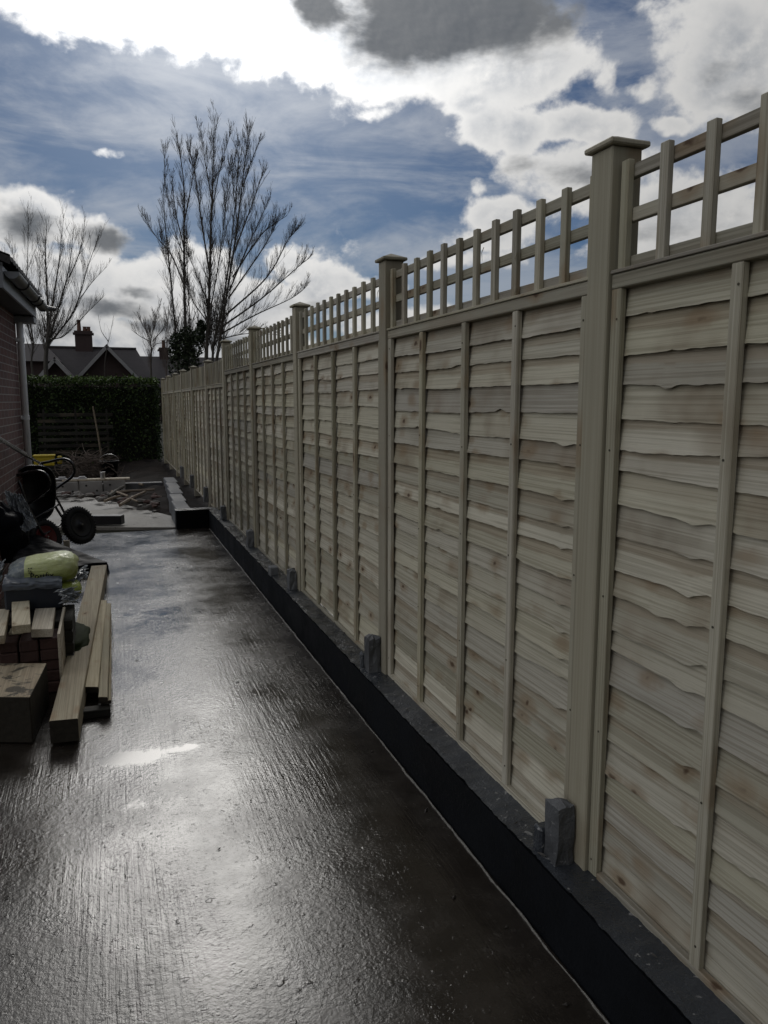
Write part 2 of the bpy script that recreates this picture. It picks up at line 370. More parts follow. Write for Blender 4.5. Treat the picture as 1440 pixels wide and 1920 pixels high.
def slab_mat():
    m, t, b = material('wet_brushed_concrete'); p = pos(t)
    x, y, z = t.sep(p)
    n1 = t.noise(p, 1.3, 5, 0.6); n2 = t.noise(p, 7.0, 5, 0.6)
    ripple = t.noise(t.scale(p, (26, 17, 20)), 1.0, 4, 0.62, 0.5)
    streak = t.noise(t.scale(p, (62, 2.6, 10)), 1.0, 3, 0.6, 0.3)
    grit = t.noise(p, 150, 3, 0.6); fine = t.noise(p, 420, 2, 0.5)
    lumps = t.step(t.noise(p, 26, 3, 0.5), 0.60, 0.74)
    pock = t.step(t.noise(p, 70, 2, 0.5), 0.62, 0.72)
    # brush strokes show only in patches
    sm = t.step(t.noise(t.scale(p, (1.6, 0.7, 1)), 1.0, 3, 0.5), 0.38, 0.58)
    # standing water: one long shallow puddle and thin films that fill the low spots of the surface
    def pud(cx, cy, rx, ry, depth):
        a = t.math('DIVIDE', t.math('SUBTRACT', x, cx), rx); c = t.math('DIVIDE', t.math('SUBTRACT', y, cy), ry)
        d = t.math('ADD', t.math('MULTIPLY', a, a), t.math('MULTIPLY', c, c))
        return t.math('MULTIPLY', t.math('SUBTRACT', 1.0, d), depth)
    pu = pud(*PUD[0])
    for q in PUD[1:]: pu = t.math('MAXIMUM', pu, pud(*q))
    rag = t.math('ADD', t.math('MULTIPLY_ADD', n2, 2.4, -1.2), t.math('ADD', t.math('MULTIPLY_ADD', ripple, 1.6, -0.8), t.math('MULTIPLY_ADD', grit, 0.8, -0.4)))
    wet = t.step(t.math('ADD', pu, rag), -0.15, 0.9)
    film = t.step(n1, 0.40, 0.66)
    col = t.mix(t.step(n2, 0.3, 0.7), (0.014, 0.0115, 0.009), (0.034, 0.029, 0.024))
    col = t.mix(t.math('MULTIPLY', lumps, 0.35), col, (0.06, 0.056, 0.05))
    col = t.mix(t.math('MULTIPLY', t.step(n1, .35, .7), .4), col, (0.026, 0.020, 0.015))
    t.put(b.inputs['Base Color'], col)
    r0 = t.math('MULTIPLY_ADD', film, -0.15, 0.27)
    r0 = t.math('ADD', r0, t.math('MULTIPLY_ADD', n2, 0.16, -0.08))
    t.put(b.inputs['Roughness'], t.math('MULTIPLY_ADD', wet, t.math('SUBTRACT', 0.10, r0), r0))
    b.inputs['IOR'].default_value = 1.5; b.inputs['Specular IOR Level'].default_value = 0.5
    chop = t.noise(t.scale(p, (58, 58, 40)), 1.0, 4, 0.6, 0.3)
    h = t.math('MULTIPLY', ripple, 0.6)
    h = t.math('ADD', h, t.math('MULTIPLY', chop, 0.75))
    h = t.math('ADD', h, t.math('MULTIPLY', t.math('MULTIPLY', streak, sm), 1.1))
    h = t.math('ADD', h, t.math('MULTIPLY', grit, 0.16))
    h = t.math('ADD', h, t.math('MULTIPLY', lumps, 0.45)); h = t.math('SUBTRACT', h, t.math('MULTIPLY', pock, 0.18))
    patch = t.math('MULTIPLY_ADD', t.step(t.noise(t.scale(p, (2.2, 1.1, 1)), 1.0, 4, 0.6), 0.36, 0.64), 0.6, 0.4)
    h = t.math('MULTIPLY', t.math('SUBTRACT', h, 1.25), t.math('MULTIPLY', patch, t.math('MULTIPLY_ADD', wet, -0.99, 1.0)))
    t.put(b.inputs['Normal'], t.bump(h, 1.0, 0.0023))
    return m
PUD = []
for (px, py, rx, ry, dp) in ((250, 1420, .21, .11, 1.5), (335, 1404, .13, .05, .9), (275, 1506, .15, .06, .35), (285, 1150, .28, .16, .4)):
    q = onZ(px, py, 0); PUD.append((q.x, q.y, rx, ry, dp))
M_slab = slab_mat()

def plain(name, col, rough=0.5, metal=0.0, var=0.25, scale=8.0, bump=0.0, bscale=30, spec=0.5, coat=0.0):
    m, t, b = material(name); p = pos(t); n = t.noise(p, scale, 5, 0.6)
    t.put(b.inputs['Base Color'], t.mix(n, tuple(c * (1 - var) for c in col), tuple(min(1, c * (1 + var)) for c in col)))
    t.put(b.inputs['Roughness'], t.math('MULTIPLY_ADD', n, 0.24, rough - 0.12)); b.inputs['Metallic'].default_value = metal
    b.inputs['Specular IOR Level'].default_value = spec; b.inputs['Coat Weight'].default_value = coat
    if bump: t.put(b.inputs['Normal'], t.bump(t.noise(p, bscale, 4, 0.6), bump, 0.01))
    return m
M_upvc = plain('white_upvc', (0.80, 0.82, 0.85), 0.35, var=0.08)
M_gutter = plain('brown_gutter_plastic', (0.035, 0.035, 0.038), 0.35)
M_soffit = plain('dark_brown_soffit', (0.03, 0.027, 0.027), 0.6)
M_fascia = plain('grey_fascia_board', (0.24, 0.25, 0.275), 0.5, var=0.12)
M_tile = plain('dark_roof_tile', (0.045, 0.042, 0.042), 0.8, var=0.4, bump=0.5)
M_blackmetal = plain('black_painted_tube', (0.012, 0.012, 0.014), 0.28, metal=0.0, spec=0.6, coat=0.4)
M_steel = plain('worn_galvanised_tube', (0.42, 0.42, 0.42), 0.32, metal=0.9)
M_rubber = plain('black_rubber', (0.014, 0.014, 0.015), 0.75, var=0.4)
M_redrim = plain('red_painted_rim', (0.11, 0.010, 0.010), 0.5)
M_tray = plain('black_plastic_tray', (0.016, 0.017, 0.02), 0.42, bump=0.2)
M_blacksheet = plain('black_polythene', (0.008, 0.009, 0.011), 0.45, spec=0.03, bump=0.12, bscale=9)
M_greyplastic = plain('crumpled_clear_grey_plastic', (0.26, 0.28, 0.30), 0.25, spec=0.6, bump=0.6, bscale=22)
M_greybag = plain('slate_blue_plastic_wrap', (0.10, 0.115, 0.14), 0.38, bump=0.25, bscale=12)
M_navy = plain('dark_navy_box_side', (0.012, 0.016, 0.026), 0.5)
M_yellow = plain('yellow_plastic_tub', (0.55, 0.42, 0.03), 0.45, var=0.12)
M_ink = plain('black_bag_ink', (0.015, 0.015, 0.015), 0.5)
M_bark = plain('dark_bark', (0.075, 0.068, 0.058), 0.9, var=0.5, scale=20, bump=0.6)
M_twig = plain('thin_dark_twigs', (0.085, 0.074, 0.064), 0.9, var=0.4)
M_twigred = plain('reddish_thin_twigs', (0.11, 0.085, 0.07), 0.9, var=0.4)
M_redbrick = plain('engineering_brick', (0.07, 0.036, 0.030), 0.8, var=0.4, scale=14, bump=0.6, bscale=60)
M_farbrick = plain('far_red_brick', (0.075, 0.052, 0.05), 0.9, var=0.3, scale=3)
M_farroof = plain('far_slate_roof', (0.065, 0.058, 0.06), 0.75, var=0.4, scale=2.5)
M_endshade = plain('shaded_end_wood', (0.030, 0.026, 0.020), 0.7, var=0.5, scale=40, bump=0.4, spec=0.15)  # dark end wood with the shade of backlit faces painted in
M_white = plain('white_bargeboard', (0.45, 0.45, 0.46), 0.6, var=0.15)
M_pot = plain('clay_chimney_pot', (0.16, 0.085, 0.06), 0.9)
M_glass = plain('dark_window_glass', (0.02, 0.025, 0.03), 0.08, spec=0.7)
M_bucket = plain('black_plastic_bucket', (0.012, 0.013, 0.015), 0.5)
M_edgeglint = plain('painted_edge_glint', (0.20, 0.19, 0.17), 0.28, var=0.5, scale=60, bump=0.9, bscale=120, spec=0.6)  # pale colour stands in for reflection highlights on the slab edge

def leaf_mat(name, a, b_, rough=0.6):
    m, t, b = material(name); tn = t.new('ShaderNodeAttribute', attribute_name='tone').outputs['Fac']
    t.put(b.inputs['Base Color'], t.mix(tn, a, b_)); b.inputs['Roughness'].default_value = rough
    b.inputs['Specular IOR Level'].default_value = 0.25
    return m
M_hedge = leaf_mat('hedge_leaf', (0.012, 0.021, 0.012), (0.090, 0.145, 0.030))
M_ivy = leaf_mat('ivy_leaf', (0.014, 0.022, 0.012), (0.045, 0.062, 0.028))
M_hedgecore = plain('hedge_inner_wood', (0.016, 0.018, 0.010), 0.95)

def brick_mat():
    m, t, b = material('red_brick_with_mortar')
    tc_ = t.new('ShaderNodeTexCoord'); o = tc_.outputs['Object']; x, y, z = t.sep(o)
    br = t.new('ShaderNodeTexBrick'); t.put(br.inputs['Vector'], t.comb(t.math('ADD', x, y), z, 0.0))
    br.inputs['Scale'].default_value = 1.0; br.inputs['Brick Width'].default_value = 0.225; br.inputs['Row Height'].default_value = 0.075
    br.inputs['Mortar Size'].default_value = 0.006; br.inputs['Mortar Smooth'].default_value = 0.3; br.inputs['Bias'].default_value = 0.0
    br.inputs['Color1'].default_value = (0.15, 0.06, 0.048, 1); br.inputs['Color2'].default_value = (0.09, 0.04, 0.036, 1)
    br.inputs['Mortar'].default_value = (0.34, 0.31, 0.29, 1)
    n = t.noise(o, 22, 5, 0.6); col = t.mix(t.math('MULTIPLY', n, 0.5), br.outputs['Color'], (0.07, 0.045, 0.045), 'MIX')
    t.put(b.inputs['Base Color'], col); b.inputs['Roughness'].default_value = 0.9
    t.put(b.inputs['Normal'], t.bump(t.math('SUBTRACT', t.math('MULTIPLY', n, .3), br.outputs['Fac']), 0.7, 0.006))
    return m
M_brick = brick_mat()

# ------------------------------------------------------------------ ground, slab, pad
g = MB()
g.add([(-400, -150, -.06), (400, -150, -.06), (400, 900, -.06), (-400, 900, -.06)], [(0, 1, 2, 3)])
tag(g.build('ground', M_ground), kind='structure')
SLAB_END = 10.62
FX = 1.40            # fence line
WX = 1.246           # outer face of the low wall
g = MB(); xs = [-2.6 + (WX - .012 + 2.6) * i / 6 for i in range(7)]
g.box((-2.6, -5, -.055), (WX - .004, SLAB_END, 0.0), tone=.5)
slab = g.build('concrete_path', M_slab); tag(slab, kind='structure')
# ragged pale strip, a highlight modelled along the arris of the slab
g = MB(); pts = []; rs = []
yy = 0.9
while yy < SLAB_END - .05:
    a = .5 + .5 * fbm(yy * 3, 1.7); pts.append((WX - .012 + .006 * fbm(yy * 5, 9), yy, .001 + .003 * fbm(yy * 9, 4))); rs.append(max(.0018, .0055 * (.35 + a * .9) * (1 + .7 * fbm(yy * 30, 3))))
    yy += .02
g.tube(pts, rs, 5)
lip = g.build('edge_glint_strip', M_edgeglint, smooth=True); lip.parent = slab

pad = [onZ(40, 987, 0), onZ(332, 987, 0), onZ(331, 968, 0), onZ(255, 950, 0), onZ(200, 936, 0), onZ(165, 931, 0), onZ(60, 931, 0)]
g = MB(); g.prism([(p.x, p.y) for p in pad][::1], -.055, -.012)
tag(g.build('concrete_pad', M_pad), kind='structure')
# soil of the raised bed and the rough yard beyond, with real lumps
def soil(u, v):
    x = -2.4 + 3.6 * u; y = 11.6 + 10.2 * v
    # below the pad edge where the pad lies, mound towards the right and back
    h = -.05 + .13 * max(0, min(1, (x + .1) / .9)) * max(0, min(1, (y - 12.2) / 1.6)) + .10 * max(0, min(1, (y - 16) / 4))
    h += .05 * fbm(x * 2.2, y * 2.2) * (1 if y > 12 else .3) + .018 * fbm(x * 9, y * 9, 3)
    return (x, y, h)
g = MB(); g.grid(soil, 60, 150)
tag(g.build('soil', M_soil, smooth=True), kind='structure')

# ------------------------------------------------------------------ low retaining wall
rw = thing('retaining_wall', (WX, 0, 0), 'low black-faced concrete wall running along the foot of the fence', 'wall')
LZ = 0.25
def rough_top(x0, x1, y0, y1, z, nx_, ny_, amp, seed):
    def fn(u, v):
        x = x0 + (x1 - x0) * u; y = y0 + (y1 - y0) * v
        return (x + (.004 * fbm(y * 8, seed) if 0 < u < 1 else .003 * fbm(y * 11, seed)), y, z + amp * fbm(x * 14, y * 14, seed) + amp * .6 * fbm(x * 45, y * 45, seed))
    return fn
g = MB(); g.box((WX, -4.5, -.05), (FX + .3, 10.78, LZ - .012), tone=.4); g.build('wall_face', M_wallshade, rw)
g = MB(); g.grid(rough_top(WX - .002, FX + .3, -4.5, 10.78, LZ, 14, 900, .006, 2.0), 14, 1100); g.build('wall_top', M_wall, rw, smooth=True)
g = MB(); g.box((.81, 10.63, -.05), (WX - .003, 10.84, LZ - .012), bev=.006, tone=.4); g.build('return_face', M_wallshade, rw)
g = MB(); g.grid(rough_top(.808, WX + .06, 10.628, 10.842, LZ + .003, 10, 14, .004, 5.0), 14, 14); g.build('return_top', M_wall, rw, smooth=True)
kb = thing('bed_kerb', (.85, 12, 0), 'grey concrete kerb edging the soil bed beyond the end of the black wall', 'kerb')
g = MB()
for i in range(5):
    y0 = 10.85 + i * .92
    xx = .83 + i * .035
    g.box((xx, y0, -.05), (xx + .20, y0 + .912, LZ - .006 * (i % 2)), bev=.01)
g.build('kerb_stones', M_stub, kb)
g = MB(); g.box((-.2, 15.42, -.05), (.95, 15.6, .16), bev=.01); g.build('cross_kerb', M_stub, kb)
# narrow strip of earth under the fence beyond the wall
g = MB(); g.grid(lambda u, v: (1.0 + .8 * u, 10.8 + 11.5 * v, .10 + .03 * fbm(u * 6, v * 30)), 8, 90)
tag(g.build('soil', M_soil, smooth=True), kind='structure')

# ------------------------------------------------------------------ fence
POSTY = [-3.83, -1.91, 0.03, 1.95, 3.81, 5.79, 7.70, 9.63, 11.46, 13.45, 15.33, 17.12, 19.0, 20.9]
fence = thing('garden_fence', (FX, 0, LZ), 'long new waney-lap timber fence topped with square trellis, running into the distance', 'fence')
rnd = random.Random(3)
NB = 20
def lap_panel(y0, y1, zb, zt, seed):
    rr = random.Random(seed)
    g = MB(); n = 84
    z = zb + .01; rows = []
    pitch = (zt - .05 - zb) / NB
    zs = [zb + .012 + pitch * k + rr.uniform(-.012, .012) for k in range(NB + 1)]
    cols = [(rr.uniform(y0 + .1, y1 - .1), rr.uniform(.02, .03), rr.uniform(.002, .011) * rr.choice((-1, 1, 1)), rr.randint(1, 6), rr.randint(9, 17)) for _ in range(2)]
    for k in range(NB):
        lo = zs[k]; hi = zs[k + 1] + .03
        ph = [rr.uniform(0, 9) for _ in range(4)]
        dips = [(rr.uniform(y0, y1), rr.uniform(.008, .05), rr.uniform(.002, .014) * rr.choice((-1, 1, 1))) for _ in range(rr.choice((0, 1, 1, 2)))] + [(c_, s_ * rr.uniform(.7, 1.3), a_ * rr.uniform(.5, 1.2)) for (c_, s_, a_, k0, k1) in cols if k0 <= k < k1]
        tilt = rr.uniform(-.006, .006); amp = rr.uniform(.001, .008)
        vs = []; xb = FX - .0155 + rr.uniform(-.0025, .002); xt = FX + .003
        for j in range(n + 1):
            y = y0 + (y1 - y0) * j / n
            wv = amp * (math.sin(y * 3.1 + ph[0]) + .6 * math.sin(y * 7.3 + ph[1])) + .0032 * fbm(y * 26, k + seed * 3.1, 0, 6) + tilt * (j / n - .5) * 2
            for (c, s_, a_) in dips: wv -= a_ * math.exp(-((y - c) / s_) ** 2)
            bow = .0025 * math.sin(y * 5 + ph[2])
            vs += [(xb + bow, y, lo + wv), (xt, y, hi), (xb + .011 + bow, y, lo + wv + .002), (xt + .006, y, hi)]
        fs = []
        for j in range(n):
            a, b = j * 4, (j + 1) * 4
            fs += [(a, a + 1, b + 1, b), (a + 2, a, b, b + 2), (a + 3, a + 2, b + 2, b + 3), (a + 1, a + 3, b + 3, b + 1)]
        g.add(vs, fs, rr.random())
    return g
def post(y, top, front_y=None):
    g = MB(); g.box((FX - .05, y - .05, .10), (FX + .05, y + .05, top - .035), bev=.004)
    po = g.build('fence_post', M_post, fence)
    g = MB(); zc = top - .035
    hw = .066
    g.box((FX - hw, y - hw, zc + .001), (FX + hw, y + hw, zc + .017), bev=.004)
    q = hw - .004
    g.add([(FX-q, y-q, zc+.016), (FX+q, y-q, zc+.016), (FX+q, y+q, zc+.016), (FX-q, y+q, zc+.016), (FX, y, zc+.042)], [(0,1,4),(1,2,4),(2,3,4),(3,0,4)], .3)
    g.build('post_cap', M_post, po)
for i, y in enumerate(POSTY):
    post(y, (2.455 if y < 10 else 2.31) + rnd.uniform(-.006, .006))
for i in range(len(POSTY) - 1):
    y0, y1 = POSTY[i] + .054, POSTY[i + 1] - .054
    far = POSTY[i] > 9.5
    zb = LZ - .005 if not far else .21; zt = 2.075 if not far else 1.935
    pn = lap_panel(y0, y1, zb, zt, i + 11).build('lap_panel', M_board, fence)
    _nv = len(pn.data.vertices); _at = pn.data.attributes.new('vpos', 'FLOAT', 'POINT'); _at.data.foreach_set('value', [0.0 if k % 2 == 0 else 1.0 for k in range(_nv)])
    # frame battens, each on its own
    nb = 5
    for k in range(nb):
        wd = .042 if k in (0, nb - 1) else .036
        yc = y0 + wd / 2 + (y1 - y0 - wd) * k / (nb - 1) + (rnd.uniform(-.012, .012) if 0 < k < nb - 1 else 0)
        g = MB(); g.box((FX - .037, yc - wd / 2, zb + .004), (FX - .0165, yc + wd / 2, zt - .043), bev=.0025)
        for zz in np.linspace(zb + .08, zt - .1, 5):
            g.lathe([(.0001, 0), (.0035, 0), (.0035, .0015), (.0001, .002)], 6, Matrix.Translation((FX - .0372, yc + rnd.uniform(-.008, .008), zz + rnd.uniform(-.03, .03))) @ Matrix.Rotation(R(-90), 4, 'Y'), -1.2)
        g.build('batten', M_vert, pn)
        g = MB(); g.box((FX + .014, yc - wd / 2, zb + .004), (FX + .034, yc + wd / 2, zt - .043)); 
        g.build('back_batten', M_vert, pn)
    g = MB(); g.box((FX - .038, y0, zt - .042), (FX - .0155, y1, zt - .002), bev=.0025); g.box((FX - .015, y0, zt - .042), (FX + .034, y1, zt - .003)); g.build('top_rail', M_railY, pn)
    g = MB(); g.box((FX - .044, y0, zt - .001), (FX + .038, y1, zt + .009), bev=.002); g.build('capping_strip', M_railY, pn)
    g = MB(); g.box((FX - .0375, y0 + .045, zb + .002), (FX - .016, y1 - .045, zb + .024), bev=.002); g.build('bottom_rail', M_railY, pn)
    # trellis
    tb, tt = zt + .010, zt + .303
    g = MB()
    for (za, zh) in ((tb, .036), (tb + .128, .036), (tt - .048, .036)):
        g.box((FX - .004, y0 + .002, za), (FX + .016, y1 - .002, za + zh), bev=.0015)
    tr = g.build('trellis', M_railY, fence)
    nv = 12
    g = MB()
    for k in range(nv):
        yc = y0 + .02 + (y1 - y0 - .04) * k / (nv - 1) + rnd.uniform(-.004, .004); wd = .033
        g.box((FX - .024, yc - wd / 2, tb + .001), (FX - .0045, yc + wd / 2, tt + rnd.uniform(-.004, .006)), bev=.002, tone=rnd.random())
    g.build('trellis_uprights', M_vert, tr)
    if 1 < POSTY[i] < 7:
        for k in range(5):
            g = MB()
            yy_ = rnd.uniform(y0, y1); zz = rnd.choice((tb + .03, tb + .15, tt - .08)); a_ = rnd.uniform(-1, 1)
            g.tube([(FX - .022, yy_, zz), (FX - .030, yy_ + .008 * a_, zz - .02), (FX - .026, yy_ + .018 * a_, zz - .05)], [.0016, .0014, .0005], 4, tone=.2)
            g.build('splinter', M_vert, tr)

# concrete stubs standing on the wall against the posts
def stub(y, h, wx, dy, label, group=None, x1=None, side=0):
    x1 = FX - .053 if x1 is None else x1; x0 = x1 - wx
    t_ = thing('concrete_stub', ((x0 + x1) / 2, y, LZ), label, 'concrete stub', group)
    g = MB(); n = 8
    rr = random.Random(int(y * 100))
    def ring(z, k): 
        s = 1 - .018 * k
        out = []
        for (u, v) in ((-1,-1),(-.3,-1),(.3,-1),(1,-1),(1,-.3),(1,.3),(1,1),(.3,1),(-.3,1),(-1,1),(-1,.3),(-1,-.3)):
            jx, jy = rr.uniform(-.005, .005), rr.uniform(-.005, .005)
            c = .975 if abs(u) == 1 and abs(v) == 1 else 1.0
            out.append(((x0+x1)/2 + u*wx/2*s*c + jx, y + v*dy/2*s*c + jy, z + (rr.uniform(-.012, .008) if k == 4 else 0)))
        return out
    vs = []
    for k in range(5): vs += ring(LZ - .01 + h * k / 4, k)
    vs.append(((x0+x1)/2, y, LZ + h + .004))
    fs = []
    for k in range(4):
        for j in range(12): fs.append((k*12+j, k*12+(j+1) % 12, (k+1)*12+(j+1) % 12, (k+1)*12+j))
    for j in range(12): fs.append((48+j, 48+(j+1) % 12, 60))
    g.add(vs, fs, .5); g.build('stub_body', M_stub, t_)
    if side:
        g = MB(); g.box((x0 - .012, y + dy/2 + .002, LZ - .005), (x0 + .05, y + dy/2 + .05, LZ + h * .42), bev=.008); g.build('mortar_lump', M_wall, t_)
GST = 'concrete stubs beside the fence posts'
stub(1.985, .20, .068, .078, 'nearest and largest concrete stub against the tall fence post, with a mortar lump', None, side=1)
stub(3.86, .20, .07, .085, 'concrete stub with a slanted top at the second post from the camera', None, side=1)
stub(5.84, .16, .065, .08, 'small concrete stub at the third post, beyond the square block on the wall', None)
for y in (7.75, 9.68, 11.5, 13.5, 15.38): stub(y, .17 if y < 10 else .22, .065, .09, 'small grey concrete stub at the foot of a far fence post', GST)
t_ = thing('concrete_block', (1.285, 6.42, LZ), 'small square concrete block set on the edge of the low wall', 'block')
g = MB(); g.box((1.243, 6.36, LZ - .02), (1.318, 6.46, LZ + .065), bev=.008); g.build('block_body', M_stub, t_)

# grit, flakes of wood and leaf scraps lying on the slab and on the wall
g = MB(); rr = random.Random(31)
for k in range(150):
    if k < 95:
        x, y, z = rr.uniform(-.5, 1.2), 1.3 + 9 * rr.random() ** 1.5, .001
        if k % 3 == 0: x = rr.uniform(.95, 1.22)
    else: x, y, z = rr.uniform(1.25, 1.36), rr.uniform(1.0, 8.0), LZ + .004
    s_ = rr.uniform(.003, .011); a_ = rr.uniform(0, 3.14); e_ = rr.uniform(.3, 2.2)
    u_ = Vector((math.cos(a_), math.sin(a_), rr.uniform(-.2, .2))) * s_ * e_; v_ = Vector((-math.sin(a_), math.cos(a_), rr.uniform(-.2, .2))) * s_ * .6
    c_ = Vector((x, y, z + .003)); top = Vector((0, 0, s_ * .5))
    g.add([c_ - u_, c_ - v_, c_ + u_, c_ + v_, c_ + top], [(0, 1, 4), (1, 2, 4), (2, 3, 4), (3, 0, 4), (3, 2, 1, 0)], rr.random())
tag(g.build('debris', plain('dark_wet_scraps', (0.03, 0.025, 0.02), 0.5, var=.6, scale=40)), 'tiny dark wood and leaf scraps scattered over the wet slab and wall', 'debris', None, 'stuff')

# ------------------------------------------------------------------ brick house on the left
HA = R(1.3)
hc = P(35, 700, 8.5); hc.z = .06
house = bpy.data.objects.new('brick_house', None); C.objects.link(house); house.location = hc; house.rotation_euler = (0, 0, -HA)
tag(house, 'single-storey red brick building with white downpipe and dark gutter at the left edge', 'house')
def hbuild(g, name, mat, parent=None, smooth=False):        # meshes given in the house's own frame: x out to the fence, y along the wall
    o = g.build(name, mat, None, smooth); o.parent = parent or house; return o
HL = 2.2        # the eaves end this far towards the camera
g = MB(); g.box((-4.75, -HL, -.12), (0, 0, 2.582), tone=.5); hbuild(g, 'wall', M_brick)
OV = .195
g = MB(); g.box((-4.95, -HL - .12, 2.585), (OV - .012, .12, 2.60)); hbuild(g, 'soffit', M_soffit)
g = MB(); g.box((-.06, -.10, 2.51), (OV + .005, .14, 2.574), bev=.004); hbuild(g, 'eave_box', M_fascia)
g = MB()
g.box((OV - .010, -HL - .12, 2.575), (OV + .012, .12, 2.755), bev=.003)
g.box((-4.95, -HL - .142, 2.575), (OV + .012, -HL - .121, 2.78), bev=.003)
fa = hbuild(g, 'fascia', M_fascia)
# roof: pitched plane with rows of profiled tiles
pit = R(24)
def roofpt(s, y, h=0.0): return (OV + .06 - s * math.cos(pit), y, 2.765 + s * math.sin(pit) + h)
g = MB()
g.add([roofpt(.05, -HL - .16), roofpt(.05, .14), roofpt(2.9, .14), roofpt(2.9, -HL - .16)], [(0, 1, 2, 3)], .3)
g.add([roofpt(.05, -HL - .16, -.03), roofpt(.05, .14, -.03), roofpt(2.9, .14, -.03), roofpt(2.9, -HL - .16, -.03)], [(3, 2, 1, 0)], .3)
rf = hbuild(g, 'roof', M_tile)
g = MB()
for r_ in range(9):
    s0 = r_ * .31
    def fn(u, v, s0=s0):
        y = -HL - .18 + (HL + .34) * u; s = s0 + .36 * v - .02
        hh = .030 + .018 * abs(math.sin(math.pi * (y / .165))) + .034 * (1 - v)
        return roofpt(s, y, hh)
    g.grid(fn, 64, 1, .4)
    # butt edge of the course
    def fe(u, v, s0=s0):
        y = -HL - .18 + (HL + .34) * u; hh = .030 + .018 * abs(math.sin(math.pi * (y / .165))) + .034
        return roofpt(s0 - .02, y, hh - .035 * v)
    g.grid(fe, 64, 1, .4)
    g.add([roofpt(s0 - .02, -HL - .181, 0), roofpt(s0 + .34, -HL - .181, 0), roofpt(s0 + .34, -HL - .181, .03), roofpt(s0 - .02, -HL - .181, .066)], [(0, 1, 2, 3)], .4)
hbuild(g, 'roof_tiles', M_tile, rf)
xr, zr_ = roofpt(2.9, 0)[0], roofpt(2.9, 0)[2]; xe = 2 * xr - roofpt(.05, 0)[0]
g = MB(); g.add([(xe, -HL - .16, roofpt(.05, 0)[2]), (xe, .14, roofpt(.05, 0)[2]), (xr, .14, zr_), (xr, -HL - .16, zr_)], [(0, 1, 2, 3)], .3)
g.tube([(xr, -HL - .18, zr_ + .03), (xr, .16, zr_ + .03)], .10, 10); hbuild(g, 'roof_back', M_tile, rf)
g = MB()
for yv in (-HL - .10, .06): g.add([(xe + .05, yv, 2.602), (OV - .02, yv, 2.602), (OV - .02, yv, 2.74), (xr, yv, zr_ - .03), (xe + .05, yv, 2.74)], [(0, 1, 2, 3, 4)], .5)
hbuild(g, 'gable_wall', M_brick)
# half-round gutter on brackets with stop end and a tail
gx, gz = OV + .074, 2.715
def gut(y0, y1, rad):
    m_ = MB(); out = []
    for yv in (y0, y1):
        for rr_ in (rad, rad - .004):
            out.append([(gx + rr_ * math.cos(a), yv, gz + rr_ * math.sin(a)) for a in np.linspace(math.pi, 2 * math.pi, 13)])
    vs = out[0] + out[1] + out[2] + out[3]; fs = []
    for j in range(12):
        fs += [(j, j+1, 26+j+1, 26+j), (13+j, 13+j+1, 39+j+1, 39+j)]
        fs += [(j, j+1, 13+j+1, 13+j), (26+j, 26+j+1, 39+j+1, 39+j)]
    fs += [(0, 13, 39, 26), (12, 25, 51, 38)]
    m_.add(vs, fs); return m_
gu = hbuild(gut(-HL - .10, .10, .058), 'gutter', M_gutter)
g = MB(); g.add([(gx + .058 * math.cos(a), -HL - .102, gz + .058 * math.sin(a)) for a in np.linspace(math.pi, 2 * math.pi, 13)], [tuple(range(13))]); hbuild(g, 'stop_end', M_fascia, gu)
for yv in (-HL + .55, -HL + 1.45, -.42):
    g = MB()
    pts = [(gx + .0625 * math.cos(a), yv, gz + .0625 * math.sin(a)) for a in np.linspace(math.pi, 2 * math.pi, 13)]
    g.tube(pts, .008, 6)
    hbuild(g, 'gutter_bracket', M_gutter, gu)
g = MB(); g.tube([(gx + .0, .10, gz - .02), (gx + .05, .20, gz - .02), (gx + .13, .27, gz - .015)], [.05, .035, .02], 10); hbuild(g, 'gutter_tail', M_gutter, gu)
# downpipe with swan neck
g = MB(); px_, py_ = .045, -.03
g.tube([(px_, py_, 2.584), (px_, py_, 2.30), (px_, py_, .04)], .036, 14)
dp = hbuild(g, 'downpipe', M_upvc, smooth=True)
for zz in (2.3, 1.45, .55):
    g = MB()
    g.tube([(px_, py_, zz), (px_, py_, zz + .05)], .041, 14)
    g.box((.001, py_ - .05, zz + .01), (.03, py_ + .05, zz + .04))
    hbuild(g, 'pipe_clip', M_upvc, dp)

